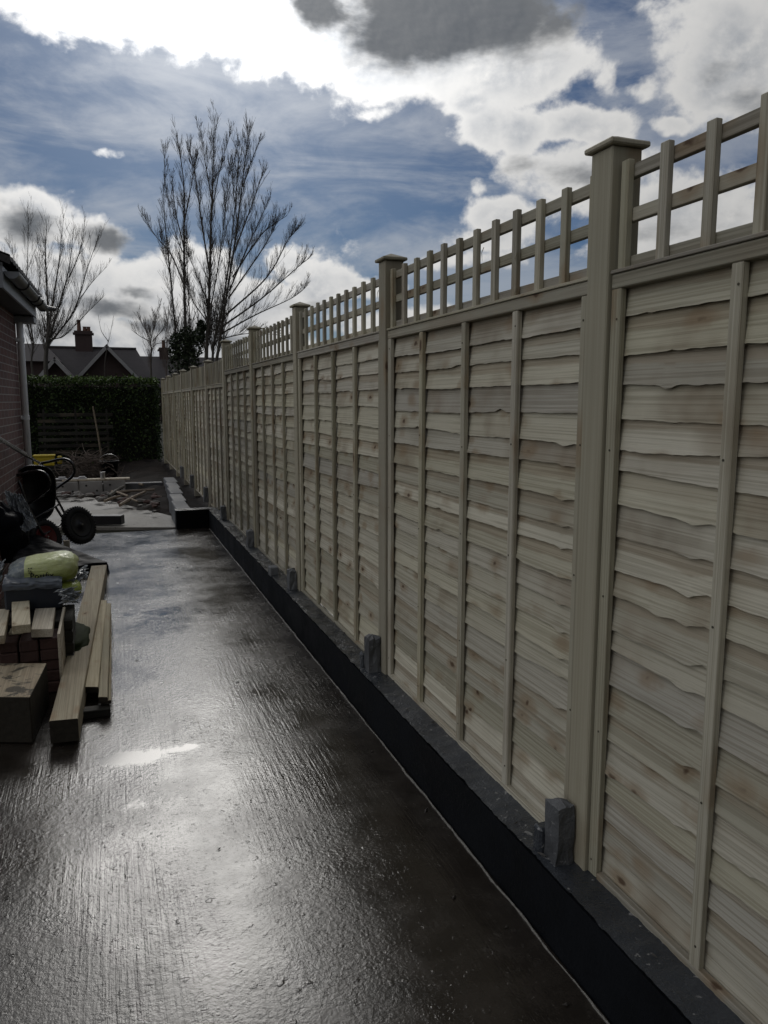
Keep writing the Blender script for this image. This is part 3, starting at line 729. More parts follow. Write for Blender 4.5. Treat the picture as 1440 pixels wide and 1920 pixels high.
# ------------------------------------------------------------------ far houses
def far_house():
    h = thing('far_house', (-1, 66, 0), 'dark brick house with two white-edged gables and a wide chimney beyond the hedge', 'house')
    # main block, ridge along X at Y = 70
    g = MB(); g.box((-7.2, 66.4, -.05), (3.9, 74, 3.0)); wl = g.build('wall', M_farbrick, h)
    g = MB(); zr = 6.1
    x0, x1 = -6.6, 2.6
    g.add([(x0, 66, 2.9), (x1 + 1.4, 66, 2.9), (x1, 70.3, zr), (x0, 70.3, zr), (x0, 74.6, 2.9), (x1 + 1.4, 74.6, 2.9)], [(0, 1, 2, 3), (3, 2, 5, 4), (0, 3, 4), (1, 5, 2)], .3)
    rf = g.build('roof', M_farroof, h)
    g = MB(); g.tube([(x0, 70.3, zr + .04), (x1, 70.3, zr + .04)], .12, 6); g.build('ridge_tiles', M_farroof, rf)
    def chimney(xc, yc, zb, zt, wd, pots, parent):
        g = MB(); g.box((xc - wd/2, yc - .4, zb), (xc + wd/2, yc + .4, zt - .25)); g.box((xc - wd/2 - .14, yc - .5, zt - .25), (xc + wd/2 + .14, yc + .5, zt - .1)); g.box((xc - wd/2 - .04, yc - .42, zt - .1), (xc + wd/2 + .04, yc + .42, zt + .06))
        ch = g.build('chimney', M_farbrick, parent)
        for px, ph in pots:
            g = MB(); g.lathe([(.17, zt + .06), (.14, zt + ph * .8), (.17, zt + ph), (.0, zt + ph)], 10, Matrix.Translation((xc + px, yc, 0))); g.build('chimney_pot', M_pot, ch)
    c = P(160, 660, 72); chimney(c.x + .1, 70.3, 5.2, 7.45, 1.35, ((-.32, .95), (.12, .42), (.42, .42)), rf)
    # the two gables that face the garden
    def gable(apex, half, drop, y0, y1):
        ax, az_ = apex.x, apex.z
        g = MB(); zb = az_ - drop
        g.add([(ax - half, y0, -.05), (ax + half, y0, -.05), (ax + half, y0, zb), (ax, y0, az_), (ax - half, y0, zb), (ax - half, y1, -.05), (ax + half, y1, -.05), (ax + half, y1, zb), (ax, y1, az_), (ax - half, y1, zb)],
              [(0, 1, 2, 3, 4), (5, 9, 8, 7, 6), (0, 4, 9, 5), (1, 6, 7, 2)], .4)
        gw = g.build('gable_wall', M_farbrick, h)
        g = MB()
        for sg in (-1, 1):
            e = 1.12
            a = Vector((ax, 0, az_ + .10)); b = Vector((ax + sg * half * e, 0, az_ + .10 - drop * e))
            nrm = Vector((sg * drop, 0, half)).normalized() * .12
            v = [a, b, b + nrm, a + Vector((0, 0, nrm.length * 1.3))]
            g.add([(p.x, y0 - .35, p.z) for p in v] + [(p.x, y1, p.z) for p in v], [(0,1,2,3), (4,7,6,5), (0,4,5,1), (1,5,6,2), (2,6,7,3)], .4)
        g.build('gable_roof', M_farroof, gw)
        g = MB()
        for sg in (-1, 1):
            e = 1.12
            a = Vector((ax, y0 - .40, az_ + .06)); b = Vector((ax + sg * half * e, y0 - .40, az_ + .06 - drop * e))
            g.beam(a, b, .07, .24, .5)
        g.build('bargeboard', M_white, gw)
        g = MB(); g.box((ax - .45, y0 - .03, 1.4), (ax + .45, y0 - .003, 2.6)); wf = g.build('window', M_white, gw)
        g = MB(); g.box((ax - .38, y0 - .045, 1.47), (ax - .03, y0 - .031, 2.53)); g.box((ax + .03, y0 - .045, 1.47), (ax + .38, y0 - .031, 2.53)); g.build('pane', M_glass, wf)
    gable(P(200, 652, 58), 2.15, 2.35, P(200, 652, 58).y, 70)
    gable(P(103, 676, 56), 1.15, 1.35, P(103, 676, 56).y, 67)
    # lean-to roof on the left
    a = P(44, 640, 60); b = P(74, 641, 60); 
    g = MB(); g.box((a.x - 4, a.y - .4, -.05), (b.x + .3, a.y + 4, b.z - 1.4)); g.build('side_block', M_farbrick, h)
    g = MB(); g.add([(a.x - 4, a.y - .8, b.z - 1.5), (b.x + 1.5, a.y - .8, b.z - 1.5), (b.x + .2, a.y + 1.8, b.z), (a.x - 4, a.y + 1.8, b.z), (a.x - 4, a.y + 4.4, b.z - 1.5), (b.x + 1.5, a.y + 4.4, b.z - 1.5)], [(0,1,2,3), (3,2,5,4), (1,5,2)], .5); g.build('side_roof', M_farroof, h)
    h2 = thing('far_house', (5, 74, 0), 'lower dark roof with a slim chimney, right of the gabled house', 'house')
    z2 = P(300, 672, 75).z
    g = MB(); g.box((2.9, 72.4, -.05), (14, 80, 3.0)); g.build('wall', M_farbrick, h2)
    g = MB(); g.add([(2.4, 71.8, 2.9), (14.5, 71.8, 2.9), (14.5, 76, z2), (2.4, 76, z2), (2.4, 80.4, 2.9), (14.5, 80.4, 2.9)], [(0,1,2,3), (3,2,5,4), (0,3,4), (1,5,2)], .3); r2 = g.build('roof', M_farroof, h2)
    c2 = P(301, 672, 76.5); chimney(c2.x, 76, z2 - 1.0, z2 + .75, .8, ((0.0, .75),), r2)
far_house()

# ------------------------------------------------------------------ bare trees
def catmull(pts, n=6):
    pts = [Vector(p) for p in pts]; P_ = [pts[0] * 2 - pts[1]] + pts + [pts[-1] * 2 - pts[-2]]; out = []
    for i in range(1, len(P_) - 2):
        for k in range(n):
            t = k / n; a, b, c, d = P_[i-1], P_[i], P_[i+1], P_[i+2]
            out.append(.5 * ((2*b) + (c - a)*t + (2*a - 5*b + 4*c - d)*t*t + (3*b - a - 3*c + d)*t**3))
    out.append(pts[-1]); return out
def grow(g, start, d, length, rad, level, rr, up=.25, spread=.6, den=1.0):
    n = 5 if level > 0 else 3
    p = Vector(start); d = Vector(d).normalized(); pts = [p.copy()]; dirs = [d.copy()]
    for i in range(n):
        d = (d + Vector((rr.uniform(-1, 1), rr.uniform(-1, 1), rr.uniform(-.6, 1))) * .13 + Vector((0, 0, up * .25))).normalized()
        p = p + d * length / n; pts.append(p.copy()); dirs.append(d.copy())
    g.tube(pts, [max(.0042, rad * (1 - .8 * i / n)) for i in range(n + 1)], 4 if level < 2 else 5, cap=False, tone=rr.random())
    if level > 0:
        k = max(2, int(3.2 * den))
        for j in range(k):
            f = rr.uniform(.2, .98); i = min(n - 1, int(f * n)); q = pts[i].lerp(pts[i+1], f * n - i)
            side = Vector((rr.uniform(-1, 1), rr.uniform(-1, 1), rr.uniform(-.1, .7))).normalized()
            nd = (dirs[i] * .72 + side * .42).normalized()
            grow(g, q, nd, length * rr.uniform(.35, .6) * (1.1 - .5 * f), rad * .45, level - 1, rr, up, spread, den)
def stem_tree(name, label, depth, stems, seed, twig=1.6, dens=1.0, mt=M_twig, level=1, r0=.14, base=None, group=None, tz=0.0):
    rr = random.Random(seed)
    b0 = P(*stems[0][0], depth) if base is None else base
    root = thing(name, (b0.x, b0.y, -.05), label, 'tree', group)
    gt, gc = MB(), MB()
    for si, st in enumerate(stems):
        dd = depth + (rr.uniform(-1.2, 1.2) if si else 0)
        pts = [P(x, y, dd) for x, y in st[:-1] if not isinstance(x, str)]
        rad = st[-1] * r0
        if st[0][1] > 640: pts = [Vector((b0.x + (pts[0].x - b0.x) * .4, b0.y + (pts[0].y - b0.y) * .4, -.05))] + pts
        cp = catmull(pts, 6); m = len(cp)
        rads = [max(.012, rad * (1 - .92 * i / (m - 1))) for i in range(m)]
        (gt if st[-1] >= .6 else gc).tube(cp, rads, 7, cap=False, tone=rr.random())
        L = sum((cp[i+1] - cp[i]).length for i in range(m - 1))
        cnt = int(L * 3.4 * dens)
        for j in range(cnt):
            f = rr.uniform(.22 if st[0][1] > 640 else .12, 1.0) ; i = min(m - 2, int(f * (m - 1)))
            q = cp[i].lerp(cp[i+1], f * (m - 1) - i); d = (cp[i+1] - cp[i]).normalized()
            a = rr.uniform(0, 2 * math.pi); side = Vector((math.cos(a), math.sin(a), rr.uniform(.0, .45)))
            nd = (d * rr.uniform(.8, 1.1) + side * rr.uniform(.3, .65)).normalized()
            ln = twig * min(1, .35 + st[-1]) * rr.uniform(.55, 1.35) * (1.25 - .75 * f)
            grow(gc, q, nd, ln, max(.0065, min(.022, rads[i] * .25)), level, rr, .5, .5, dens)
    gt.build('trunk', M_bark, root); gc.build('crown', mt, root)
    return root
stem_tree('bare_tree', 'tall bare many-stemmed tree behind the fence, its right side sweeping out over the trellis', 40, [
    [(387, 690), (388, 640), (392, 560), (395, 440), (399, 330), (402, 222), 1.0],
    [(405, 690), (412, 640), (424, 560), (444, 430), (457, 320), (466, 246), .8],
    [(398, 690), (402, 640), (416, 580), (432, 470), (441, 380), (449, 272), .65],
    [(393, 590), (412, 480), (424, 380), (432, 300), .3], [(394, 520), (380, 430), (366, 330), (352, 262), .4], [(392, 570), (370, 520), (352, 470), .25],
    [(396, 400), (412, 320), (432, 250), .25], [(398, 380), (384, 300), (374, 236), .25], [(440, 470), (470, 390), (494, 320), .35], [(430, 545), (470, 450), (505, 372), .35], [(428, 560), (490, 470), (518, 420), .35],
    [(424, 590), (500, 520), (540, 450), (556, 432), .4], [(420, 610), (490, 560), (550, 508), (574, 488), .4], [(416, 625), (480, 590), (545, 560), (572, 540), .35], [(436, 520), (490, 440), (538, 404), .35],
    [(414, 635), (470, 625), (540, 630), .25], [(455, 350), (476, 290), (488, 262), .25], [(445, 420), (436, 330), (446, 266), .2], [(386, 600), (360, 560), (340, 500), .25]], 5, twig=1.6, dens=2.5, r0=.13)
stem_tree('bare_tree', 'slimmer bare tree of upright poles just left of the tall many-stemmed tree', 37, [
    [(352, 700), (350, 660), (346, 560), (345, 440), (344, 340), (331, 250), 1.0], [(334, 700), (331, 650), (321, 530), (308, 400), (309, 288), .6],
    [(347, 540), (322, 480), (290, 440), (268, 402), .35], [(344, 460), (330, 400), (322, 330), .3], [(345, 420), (360, 340), (368, 290), .3], [(346, 480), (330, 440), (312, 360), .25],
    [(360, 690), (357, 620), (352, 520), (350, 430), .45], [(318, 510), (306, 470), (300, 420), .2]], 9, twig=1.3, dens=2.2, r0=.12)
stem_tree('bare_tree', 'wide bare tree fanning up behind the house roofs, beside the gutter', 52, [
    [(85, 690), (88, 640), (90, 600), (88, 540), (85, 470), (88, 420), 1.0], [(86, 670), (97, 620), (112, 570), (130, 500), (138, 430), .7], [(88, 660), (105, 630), (140, 580), (165, 500), (186, 440), .65], [(90, 655), (120, 630), (150, 600), (190, 560), .4],
    [(87, 640), (100, 560), (112, 480), (120, 400), .5], [(60, 690), (62, 640), (50, 560), (52, 480), (54, 400), .6], [(60, 640), (34, 540), (22, 460), .4], [(150, 560), (172, 530), (200, 500), .25], [(130, 520), (150, 470), (160, 410), .3], [(62, 600), (75, 520), (70, 440), .35], [(40, 640), (25, 560), (5, 480), .4]],
    13, twig=2.1, dens=1.7, r0=.14)
stem_tree('bare_tree', 'small bushy bare tree between the far chimney and the slim upright tree', 48, [
    [(283, 700), (284, 660), (279, 630), (262, 600), .7], [(283, 650), (290, 610), (300, 570), .5], [(281, 640), (262, 630), (246, 618), .4], [(286, 640), (310, 610), (322, 570), .4], [(284, 660), (318, 640), (335, 600), .4], [(312, 700), (312, 660), (316, 620), (310, 580), .5]],
    17, twig=1.2, dens=1.9, r0=.08, mt=M_twigred, level=1)
stem_tree('bare_tree', 'thin leaning sapling rising beside the apex of the large far gable', 57, [
    [(196, 700), (200, 655), (206, 630), (213, 592), .5], [(203, 640), (190, 620), (184, 590), .3]], 21, twig=1.2, dens=.5, r0=.10, level=0)

def leafy(g, centre, rad, n, size, rr, flat=1.0):
    for _ in range(n):
        while True:
            v = Vector((rr.uniform(-1, 1), rr.uniform(-1, 1), rr.uniform(-1, 1)))
            if v.length < 1: break
        v = v.normalized() * v.length ** .4
        p = Vector(centre) + Vector((v.x * rad[0], v.y * rad[1], v.z * rad[2]))
        leafq(g, p, size * rr.uniform(.6, 1.3), rr)
def leafq(g, p, s, rr, tone=None):
    a = Vector((rr.uniform(-1, 1), rr.uniform(-1, 1), rr.uniform(-1, 1))).normalized(); b = a.orthogonal().normalized()
    b = (Matrix.Rotation(rr.uniform(0, 6.28), 3, a) @ b)
    c = a.cross(b)
    g.add([p + b * s, p + c * s * .55, p - b * s, p - c * s * .55], [(0, 1, 2, 3)], rr.random() if tone is None else tone)
# ivy on the slim tree stems
iv = thing('ivy_bush', tuple(P(345, 690, 36.0).xy) + (-.05,), 'dark ivy clump around the foot of the slim upright tree', 'ivy')
g = MB(); rr = random.Random(4)
for (x, y, r_) in ((345, 650, .5), (335, 668, .45), (352, 675, .55), (366, 650, .4), (330, 640, .3), (350, 630, .35), (372, 632, .3), (340, 690, .6), (360, 690, .5), (378, 612, .22), (328, 660, .3)):
    leafy(g, P(x, y, 36.0), (r_, r_, r_ * 1.3), 330, .07, rr)
g.build('foliage', M_ivy, iv)
g = MB()
for (x, y) in ((345, 640), (352, 650), (362, 655)): q = P(x, y, 36.0); g.tube([(q.x, q.y, -.05), (q.x + .1, q.y, q.z * .6), q], [.06, .05, .02], 6)
g.build('stem', M_bark, iv)

# ------------------------------------------------------------------ hedge
hd = thing('hedge', (-2.4, 22.2, -.05), 'tall dark clipped hedge closing the far end of the garden', 'hedge')
HX0, HX1, HY0, HY1 = -7.0, 1.32, 21.5, 22.8
def htop(x): return 2.30 + .05 * fbm(x * 1.3, 7) - .02 * (x > .9)
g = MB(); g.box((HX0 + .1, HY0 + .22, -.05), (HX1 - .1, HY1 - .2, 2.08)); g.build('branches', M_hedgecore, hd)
g = MB(); rr = random.Random(6)
for _ in range(26000):
    x = rr.uniform(HX0, HX1); face = rr.random()
    bulge = .12 * fbm(x * 1.7, 3)
    if face < .36: z = htop(x) + rr.gauss(-.03, .045); y = rr.uniform(HY0 - .05, HY1)
    elif face < .92: z = rr.uniform(0, 1) ** .8 * htop(x); y = HY0 + .12 * fbm(x * 1.9, z * 1.9) + abs(rr.gauss(0, .09)); 
    else: x = HX1 + rr.gauss(-.05, .05); y = rr.uniform(HY0, HY1); z = rr.uniform(0, htop(x))
    leafq(g, Vector((x, y, z)), rr.uniform(.022, .05), rr, min(1, max(0, rr.gauss(.30, .2) + (.55 if face < .36 else 0))))  # top leaves get a lighter tone, daylight from above put into their colour
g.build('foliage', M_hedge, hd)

# ------------------------------------------------------------------ things at the far end
t_ = thing('slatted_panel', (-.9, 21.0, 0), 'old dark slatted timber panel leaning against the hedge', 'panel')
g = MB(); ax0, ax1 = onY(70, 800, 20.9).x, onY(212, 800, 20.9).x
for k in range(7):
    z = .40 + k * .155; g.box((ax0, 20.98 + .02 * k, z), (ax1 - .1 * (k % 2), 21.0 + .02 * k, z + .085), bev=.004)
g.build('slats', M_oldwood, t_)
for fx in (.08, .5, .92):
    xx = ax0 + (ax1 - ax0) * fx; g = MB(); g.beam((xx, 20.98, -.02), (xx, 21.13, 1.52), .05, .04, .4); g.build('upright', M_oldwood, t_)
a, b = onY(174, 762, 20.9), onY(191, 862, 20.4)
t_ = thing('wooden_pole', tuple(b), 'thin pale wooden pole leaning upright against the hedge', 'pole')
g = MB(); g.tube([b, a.lerp(b, .5) + Vector((.01, 0, 0)), a], [.024, .022, .02], 8); g.build('shaft', M_stick, t_)
# bucket
q = onZ(206, 894, .05); t_ = thing('bucket', (q.x, q.y, .05), 'black bucket standing below the hedge, right of the leaning pole', 'bucket')
g = MB(); g.lathe([(.0, 0), (.15, 0), (.20, .34), (.215, .34), (.215, .36), (.19, .36), (.14, .02), (0, .02)], 20, Matrix.Translation((q.x, q.y, .05))); g.build('pail', M_bucket, t_, smooth=True)
g = MB(); g.tube([(q.x + .21 * math.cos(a_), q.y - .06, .39 + .17 * math.sin(a_)) for a_ in np.linspace(0, math.pi, 13)], .006, 5); g.build('handle', M_steel, t_)
# yellow tub on an upturned crate, left by the hedge
q = P(84, 872, 17.5); t_ = thing('yellow_tub', tuple(q), 'bright yellow plastic tub by the hedge, seen past the end of the brick wall', 'tub')
g = MB(); w_, d_, h_ = .21, .15, .23
g.prism([(-w_, -d_), (w_, -d_), (w_, d_), (-w_, d_)], 0, h_, Matrix.Translation(q)); 
g.box((q.x - w_ - .02, q.y - d_ - .02, q.z + h_ - .03), (q.x + w_ + .02, q.y + d_ + .02, q.z + h_ + .005), bev=.008); g.build('tub_body', M_yellow, t_)
g = MB(); g.box((q.x + w_ + .06, q.y - .1, q.z + .02), (q.x + w_ + .16, q.y + .1, q.z + .2), bev=.02); g.build('side_can', M_yellow, t_)
t_ = thing('wooden_crate', (q.x + .1, q.y, 0), 'weathered crate under the yellow tub', 'crate')
g = MB()
for k in range(4): g.box((q.x - .35, q.y - .26, k * (q.z - .02) / 4 - .02), (q.x + .5, q.y + .26, (k + .86) * (q.z - .005) / 4 - .002), bev=.005)
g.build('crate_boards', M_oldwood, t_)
# brushwood heap under the pole
t_ = thing('brushwood_heap', (-.45, 18.6, 0), 'heap of brown twigs and roots in front of the hedge, beside the bucket', 'heap')
g = MB(); rr = random.Random(8)
for _ in range(420):
    c = onZ(rr.gauss(168, 22), 893, .05); a_ = rr.uniform(0, math.pi); l_ = rr.uniform(.1, .5); h_ = max(0.03, rr.uniform(.03, .55) * math.exp(-((c.x + .45) / .75) ** 2))
    dv = Vector((math.cos(a_), math.sin(a_) * .8, rr.uniform(-.5, .6))) * l_
    p0 = Vector((c.x, c.y + rr.uniform(-.5, .3), h_)); mid = p0 + dv * .5 + Vector((rr.uniform(-.05, .05), 0, rr.uniform(-.05, .07)))
    g.tube([p0, mid, p0 + dv], [.008, .006, .003], 4, cap=False, tone=rr.random())
g.build('twigs', M_twigred, t_)
# row of pale blocks, sill board on top
rr = random.Random(12)
for k, (x0, x1, lab) in enumerate(((108, 148, 'pale concrete block at the left end of the low row by the rubble'), (150, 193, 'pale concrete block in the middle of the low row by the rubble'), (194.5, 236, 'pale concrete block at the right end of the low row, next to the sticks'))):
    a, b = onZ(x0, 925, 0), onZ(x1, 925, 0)
    t_ = thing('concrete_block', ((a.x + b.x) / 2, 15.3, 0), lab, 'block')
    g = MB(); y_ = 15.25 + .02 * k; hgt = .235
    g.box((a.x, y_, -.03), (b.x, y_ + .2, hgt), bev=.008); g.build('block_body', M_paleblock, t_)
    g = MB()
    for fx, zz in ((.3, .16), (.75, .06)):
        g.lathe([(.001, 0), (.02, 0), (.02, .003)], 10, Matrix.Translation((a.x + (b.x - a.x) * fx, y_ - .001, zz)) @ Matrix.Rotation(R(90), 4, 'X'))
    g.build('core_hole', M_ink, t_)
a, b = onZ(115, 905, .25), onZ(240, 905, .25)
t_ = thing('scaffold_board', (a.x, 15.6, .25), 'long pale board lying along the top of the concrete block row', 'board')
g = MB(); g.box((a.x, 15.3, .242), (b.x + .05, 15.50, .275), bev=.004); g.build('board_plank', M_offcut, t_)
for x_, lab in ((112, 'white scrap lying at the left end of the pale board'), (150, 'white scrap lying in the middle of the pale board'), (193, 'small pale tin standing on the pale board')):
    q = onY(x_, 900, 15.4); q.z = .2755
    t_ = thing('scrap_piece' if x_ < 190 else 'paint_tin', tuple(q), lab, 'scrap' if x_ < 190 else 'tin')
    g = MB()
    if x_ < 190: g.box((q.x - .14, q.y - .05, q.z), (q.x + .12, q.y + .05, q.z + .022), bev=.006); g.box((q.x - .02, q.y - .03, q.z + .022), (q.x + .10, q.y + .03, q.z + .05), bev=.008); g.build('scrap_body', M_white, t_)
    else: g.lathe([(0, 0), (.045, 0), (.045, .11), (.049, .11), (.049, .12), (0, .12)], 14, Matrix.Translation(q)); g.build('tin_body', M_steel, t_)
# loose sticks on the rubble bed: pixel ends given on the soil
STK = [((225, 947), (272, 922), .05, 'pale straight stick lying slanted across the dark soil bed'), ((205, 925), (290, 918), .05, 'long grey batten lying along the back of the rubble bed'), ((205, 930), (232, 912), .06, 'thick stick propped on the rubble beside the block row'), ((210, 921), (240, 930), .035, 'short pale stick in the rubble beside the block row'),
       ((245, 906), (268, 909), .05, 'yellowish stick lying behind the soil bed near the far kerb'), ((196, 940), (226, 930), .04, 'brown stick half buried in the rubble'), ((238, 935), (258, 940), .03, 'short grey stick beside the slanted pale stick')]
for (a_, b_, r_, lab) in STK:
    a, b = onZ(a_[0], a_[1], .10), onZ(b_[0], b_[1], .15)
    t_ = thing('wooden_stick', tuple((a + b) / 2), lab, 'stick', 'loose sticks on the rubble bed')
    g = MB(); mid = (a + b) / 2 + Vector((0, .02, .01)); g.tube([a, a.lerp(mid, .6), mid, b], [r_ * .55, r_ * .6, r_ * .5, r_ * .42], 6, tone=random.random()); g.build('shaft', M_stick if r_ < .06 else M_oldwood, t_)
def rock(g, c, r_, rr):
    import bmesh
    bm = bmesh.new(); bmesh.ops.create_icosphere(bm, subdivisions=2, radius=1)
    sx, sy, sz = r_ * rr.uniform(.8, 1.5), r_ * rr.uniform(.7, 1.2), r_ * rr.uniform(.45, .8); o = rr.uniform(0, 50)
    vs = []
    for v in bm.verts:
        k = 1 + .35 * fbm(v.co.x * 1.1 + o, v.co.y * 1.1, v.co.z * 1.1, 2); k = round(k * 7) / 7
        vs.append((c[0] + v.co.x * sx * k, c[1] + v.co.y * sy * k, c[2] + v.co.z * sz * k))
    g.add(vs, [tuple(v.index for v in f.verts) for f in bm.faces], rr.random()); bm.free()
rr = random.Random(15)
for k in range(46):
    px_ = rr.uniform(95, 325) if k > 16 else rr.uniform(105, 235); py_ = rr.uniform(921, 965) if k > 16 else rr.uniform(926, 940)
    if px_ > 160 and py_ > 933 + (px_ - 160) * .17: py_ = 928 + (px_ - 160) * .12
    if px_ < 160: py_ = rr.uniform(924, 932)
    if px_ > 300: px_ = 290
    q = onZ(px_, py_, .06)
    r_ = rr.uniform(.025, .075)
    t_ = thing('rubble_stone', (q.x, q.y, q.z), 'broken lump of rubble strewn between the old concrete pad and the soil bed', 'rubble', 'rubble strewn on the soil bed')
    g = MB(); rock(g, (q.x, q.y, q.z + r_ * .2), r_, rr); g.build('stone', M_rubble if rr.random() < .75 else M_redbrick, t_)
# dark baulk across the far edge of the slab
t_ = thing('timber_baulk', (-.1, 11.2, 0), 'short black timber baulk lying across the far end of the wet slab', 'timber')
a, b = onZ(120, 985, 0), onZ(231, 985, 0)
g = MB(); g.beam((a.x, a.y + .1, .062), (b.x, b.y + .06, .072), .14, .128, .2, .008); g.build('baulk', M_tray, t_)

# ------------------------------------------------------------------ two-wheeled cart leaning at the house wall
cart = thing('wheeled_cart', (-.55, 8.9, 0), 'black tubular two-wheeled cart tipped up against the brick wall', 'cart')
vB = P(28, 893, 8.0) - P(78, 870, 8.45)
sideA = [P(-70, 783, 5.9), P(0, 825, 6.75), P(50, 855, 7.8), P(78, 871, 8.45), P(90, 893, 8.5), P(99, 920, 8.52), P(112, 945, 8.55), P(128, 975, 8.6)]
hoopA = [P(74, 869, 8.42), P(92, 866, 8.42), P(108, 862, 8.42), P(122, 861, 8.42), P(134, 867, 8.43), P(140, 880, 8.45), P(136, 893, 8.47), P(124, 903, 8.5), P(110, 913, 8.52), P(100, 921, 8.54), P(97, 934, 8.56), P(104, 950, 8.58), P(118, 972, 8.6)]
for off in (Vector((0, 0, 0)), vB):
    g = MB(); g.tube(catmull([p + off for p in sideA], 5), .0135, 8, tone=.5); g.build('frame_tube', M_blackmetal, cart, smooth=True)
    g = MB(); g.tube(catmull([p + off for p in hoopA], 5), .0145, 8, tone=.5); g.build('leg_hoop', M_blackmetal, cart, smooth=True)
    g = MB(); a = sideA[0] + off; b = sideA[2] + off; n_ = Vector((0, 0, 1)) * .021
    g.tube([a + n_, a.lerp(b, .5) + n_, b + n_], .009, 8); g.build('handle_rail', M_steel, cart, smooth=True)
g = MB()
for p in (P(99, 920, 8.52), P(78, 871, 8.45), P(128, 975, 8.6), P(112, 945, 8.55)): g.tube([p, p + vB], .011, 8)
g.build('cross_tubes', M_blackmetal, cart, smooth=True)
def wheel(c, axis, R_, wd, rim_mat):
    M = Matrix.Translation(c) @ Vector(axis).to_track_quat('Z', 'Y').to_matrix().to_4x4()
    g = MB(); prof = []
    for k in range(17):
        t = 2 * math.pi * k / 16; rr_ = R_ - wd * .5; prof.append((rr_ + wd * .5 * math.cos(t), wd * .5 * math.sin(t)))
    g.lathe(prof, 40, M)
    for k in range(40):
        t = 2 * math.pi * k / 40; 
        for s in (-1, 1):
            p = M @ Vector(((R_ - .004) * math.cos(t), (R_ - .004) * math.sin(t), s * wd * .22)); q = M @ Vector(((R_ - .014) * math.cos(t + .05), (R_ - .014) * math.sin(t + .05), s * wd * .46))
            g.beam(p, q, .012, .014, .4)
    w_ = g.build('wheel', M_rubber, cart, smooth=True)
    g = MB(); g.lathe([(0, -.02), (.028, -.02), (.03, -.012), (R_ * .52, -.022), (R_ * .60, -.034), (R_ * .62, -.034), (R_ * .62, .034), (R_ * .60, .034), (R_ * .52, .022), (.03, .012), (.028, .04), (.012, .045), (0, .045)], 32, M)
    g.build('rim', rim_mat, w_, smooth=True)
    g = MB(); g.lathe([(0, -.06), (.009, -.06), (.009, .06), (0, .06)], 10, M); g.build('axle_nut', M_steel, w_)
ax_ = -vB.normalized()
wheel(P(148, 985, 8.55), (ax_ * .55 + Vector((.1, -.83, .05))).normalized(), .215, .085, M_tray)
wheel(P(84, 1008, 8.2), (ax_ * .55 + Vector((.1, -.83, .05))).normalized(), .20, .08, M_redrim)
# tray of the cart: a deep black pan between the two side frames
g = MB(); o_ = P(62, 925, 8.3)
ex = (P(105, 925, 8.4) - P(20, 925, 8.0)).normalized(); ez = Vector((.10, .0, 1)).normalized(); ey = ez.cross(ex).normalized()
def pan(u, v):
    a = 2 * math.pi * u; rad = (1 - v) ** .55; cx_, sx_ = math.cos(a), math.sin(a)
    sq = (abs(cx_) ** 3 + abs(sx_) ** 3) ** (-1 / 3)
    return tuple(o_ + ex * cx_ * sq * rad * .24 + ez * sx_ * sq * rad * .30 + ey * (.26 * (1 - (1 - v) ** 2) - .02))
g.grid(pan, 40, 14); g.build('tray', M_tray, cart, smooth=True)
g = MB(); g.tube([tuple(Vector(pan(i / 40, 0)) - ey * .004) for i in range(40)], .011, 8, closed=True); g.build('tray_rim', M_blackmetal, cart, smooth=True)

# crumpled grey plastic hanging over the cart's near side
def crumple(nm, parent, mat, pts4, amp, seed, nu=26, nv=26, sag=0.05, fr=5):
    a, b, c, d = [Vector(p) for p in pts4]; g = MB(); nrm = (b - a).cross(d - a).normalized()
    def fn(u, v):
        p = a.lerp(b, u).lerp(d.lerp(c, u), v)
        k = fbm(u * fr + seed, v * fr, seed, 3); k2 = abs(fbm(u * fr * 1.7 + seed, v * fr * 1.7, seed * 2, 2))
        p = p + nrm * (amp * (k + 1.2 * k2)) - Vector((0, 0, sag * 4 * u * (1 - u) * v))
        e = .06 * fbm(u * 9 + seed, v * 9) * (b - a).length
        return tuple(p + (b - a).normalized() * e * (1 if u in (0, 1) else .3))
    g.grid(fn, nu, nv); o = g.build(nm, mat, parent, smooth=False)
    sol = o.modifiers.new('thickness', 'SOLIDIFY'); sol.thickness = .003
    return o
q = P(42, 960, 7.4)
t_ = thing('plastic_sheet', tuple(q), 'crumpled translucent grey plastic sheet hanging in front of the tipped cart', 'sheet')
crumple('sheet_folds', t_, M_greyplastic, (P(8, 918, 7.1), P(40, 924, 7.1), P(70, 985, 6.95), P(22, 985, 6.9)), .05, 3.3)
t_ = thing('dark_sack', tuple(P(10, 985, 7.0)), 'bulging dark blue sack under the crumpled grey sheet at the left edge', 'sack')
def blob(g, c, ax, n=(28, 18), seed=0.0, amp=.08, sq=2.6):
    a1, a2, a3 = [Vector(v) for v in ax]; c = Vector(c)
    def fn(u, v):
        th, ph = 2 * math.pi * u, math.pi * (v - .5)
        f = lambda x, p: math.copysign(abs(x) ** (2 / p), x)
        x, y, z = f(math.cos(ph), sq) * f(math.cos(th), sq), f(math.cos(ph), sq) * f(math.sin(th), sq), f(math.sin(ph), sq)
        k = 1 + amp * fbm(x * 2.1 + seed, y * 2.1, z * 2.1 + seed, 4)
        return tuple(c + (a1 * x + a2 * y + a3 * z) * k)
    g.grid(fn, *n)
g = MB(); blob(g, P(-25, 1000, 6.9), ((.32, 0, 0), (0, .25, 0), (0, 0, .27)), (40, 26), 2.2, .22, 2.4); g.build('sack_body', M_blacksheet, t_, smooth=True)
t_ = thing('pale_offcut', tuple(P(125, 1028, 8.0)), 'small pale offcut standing under the cart wheel', 'offcut')
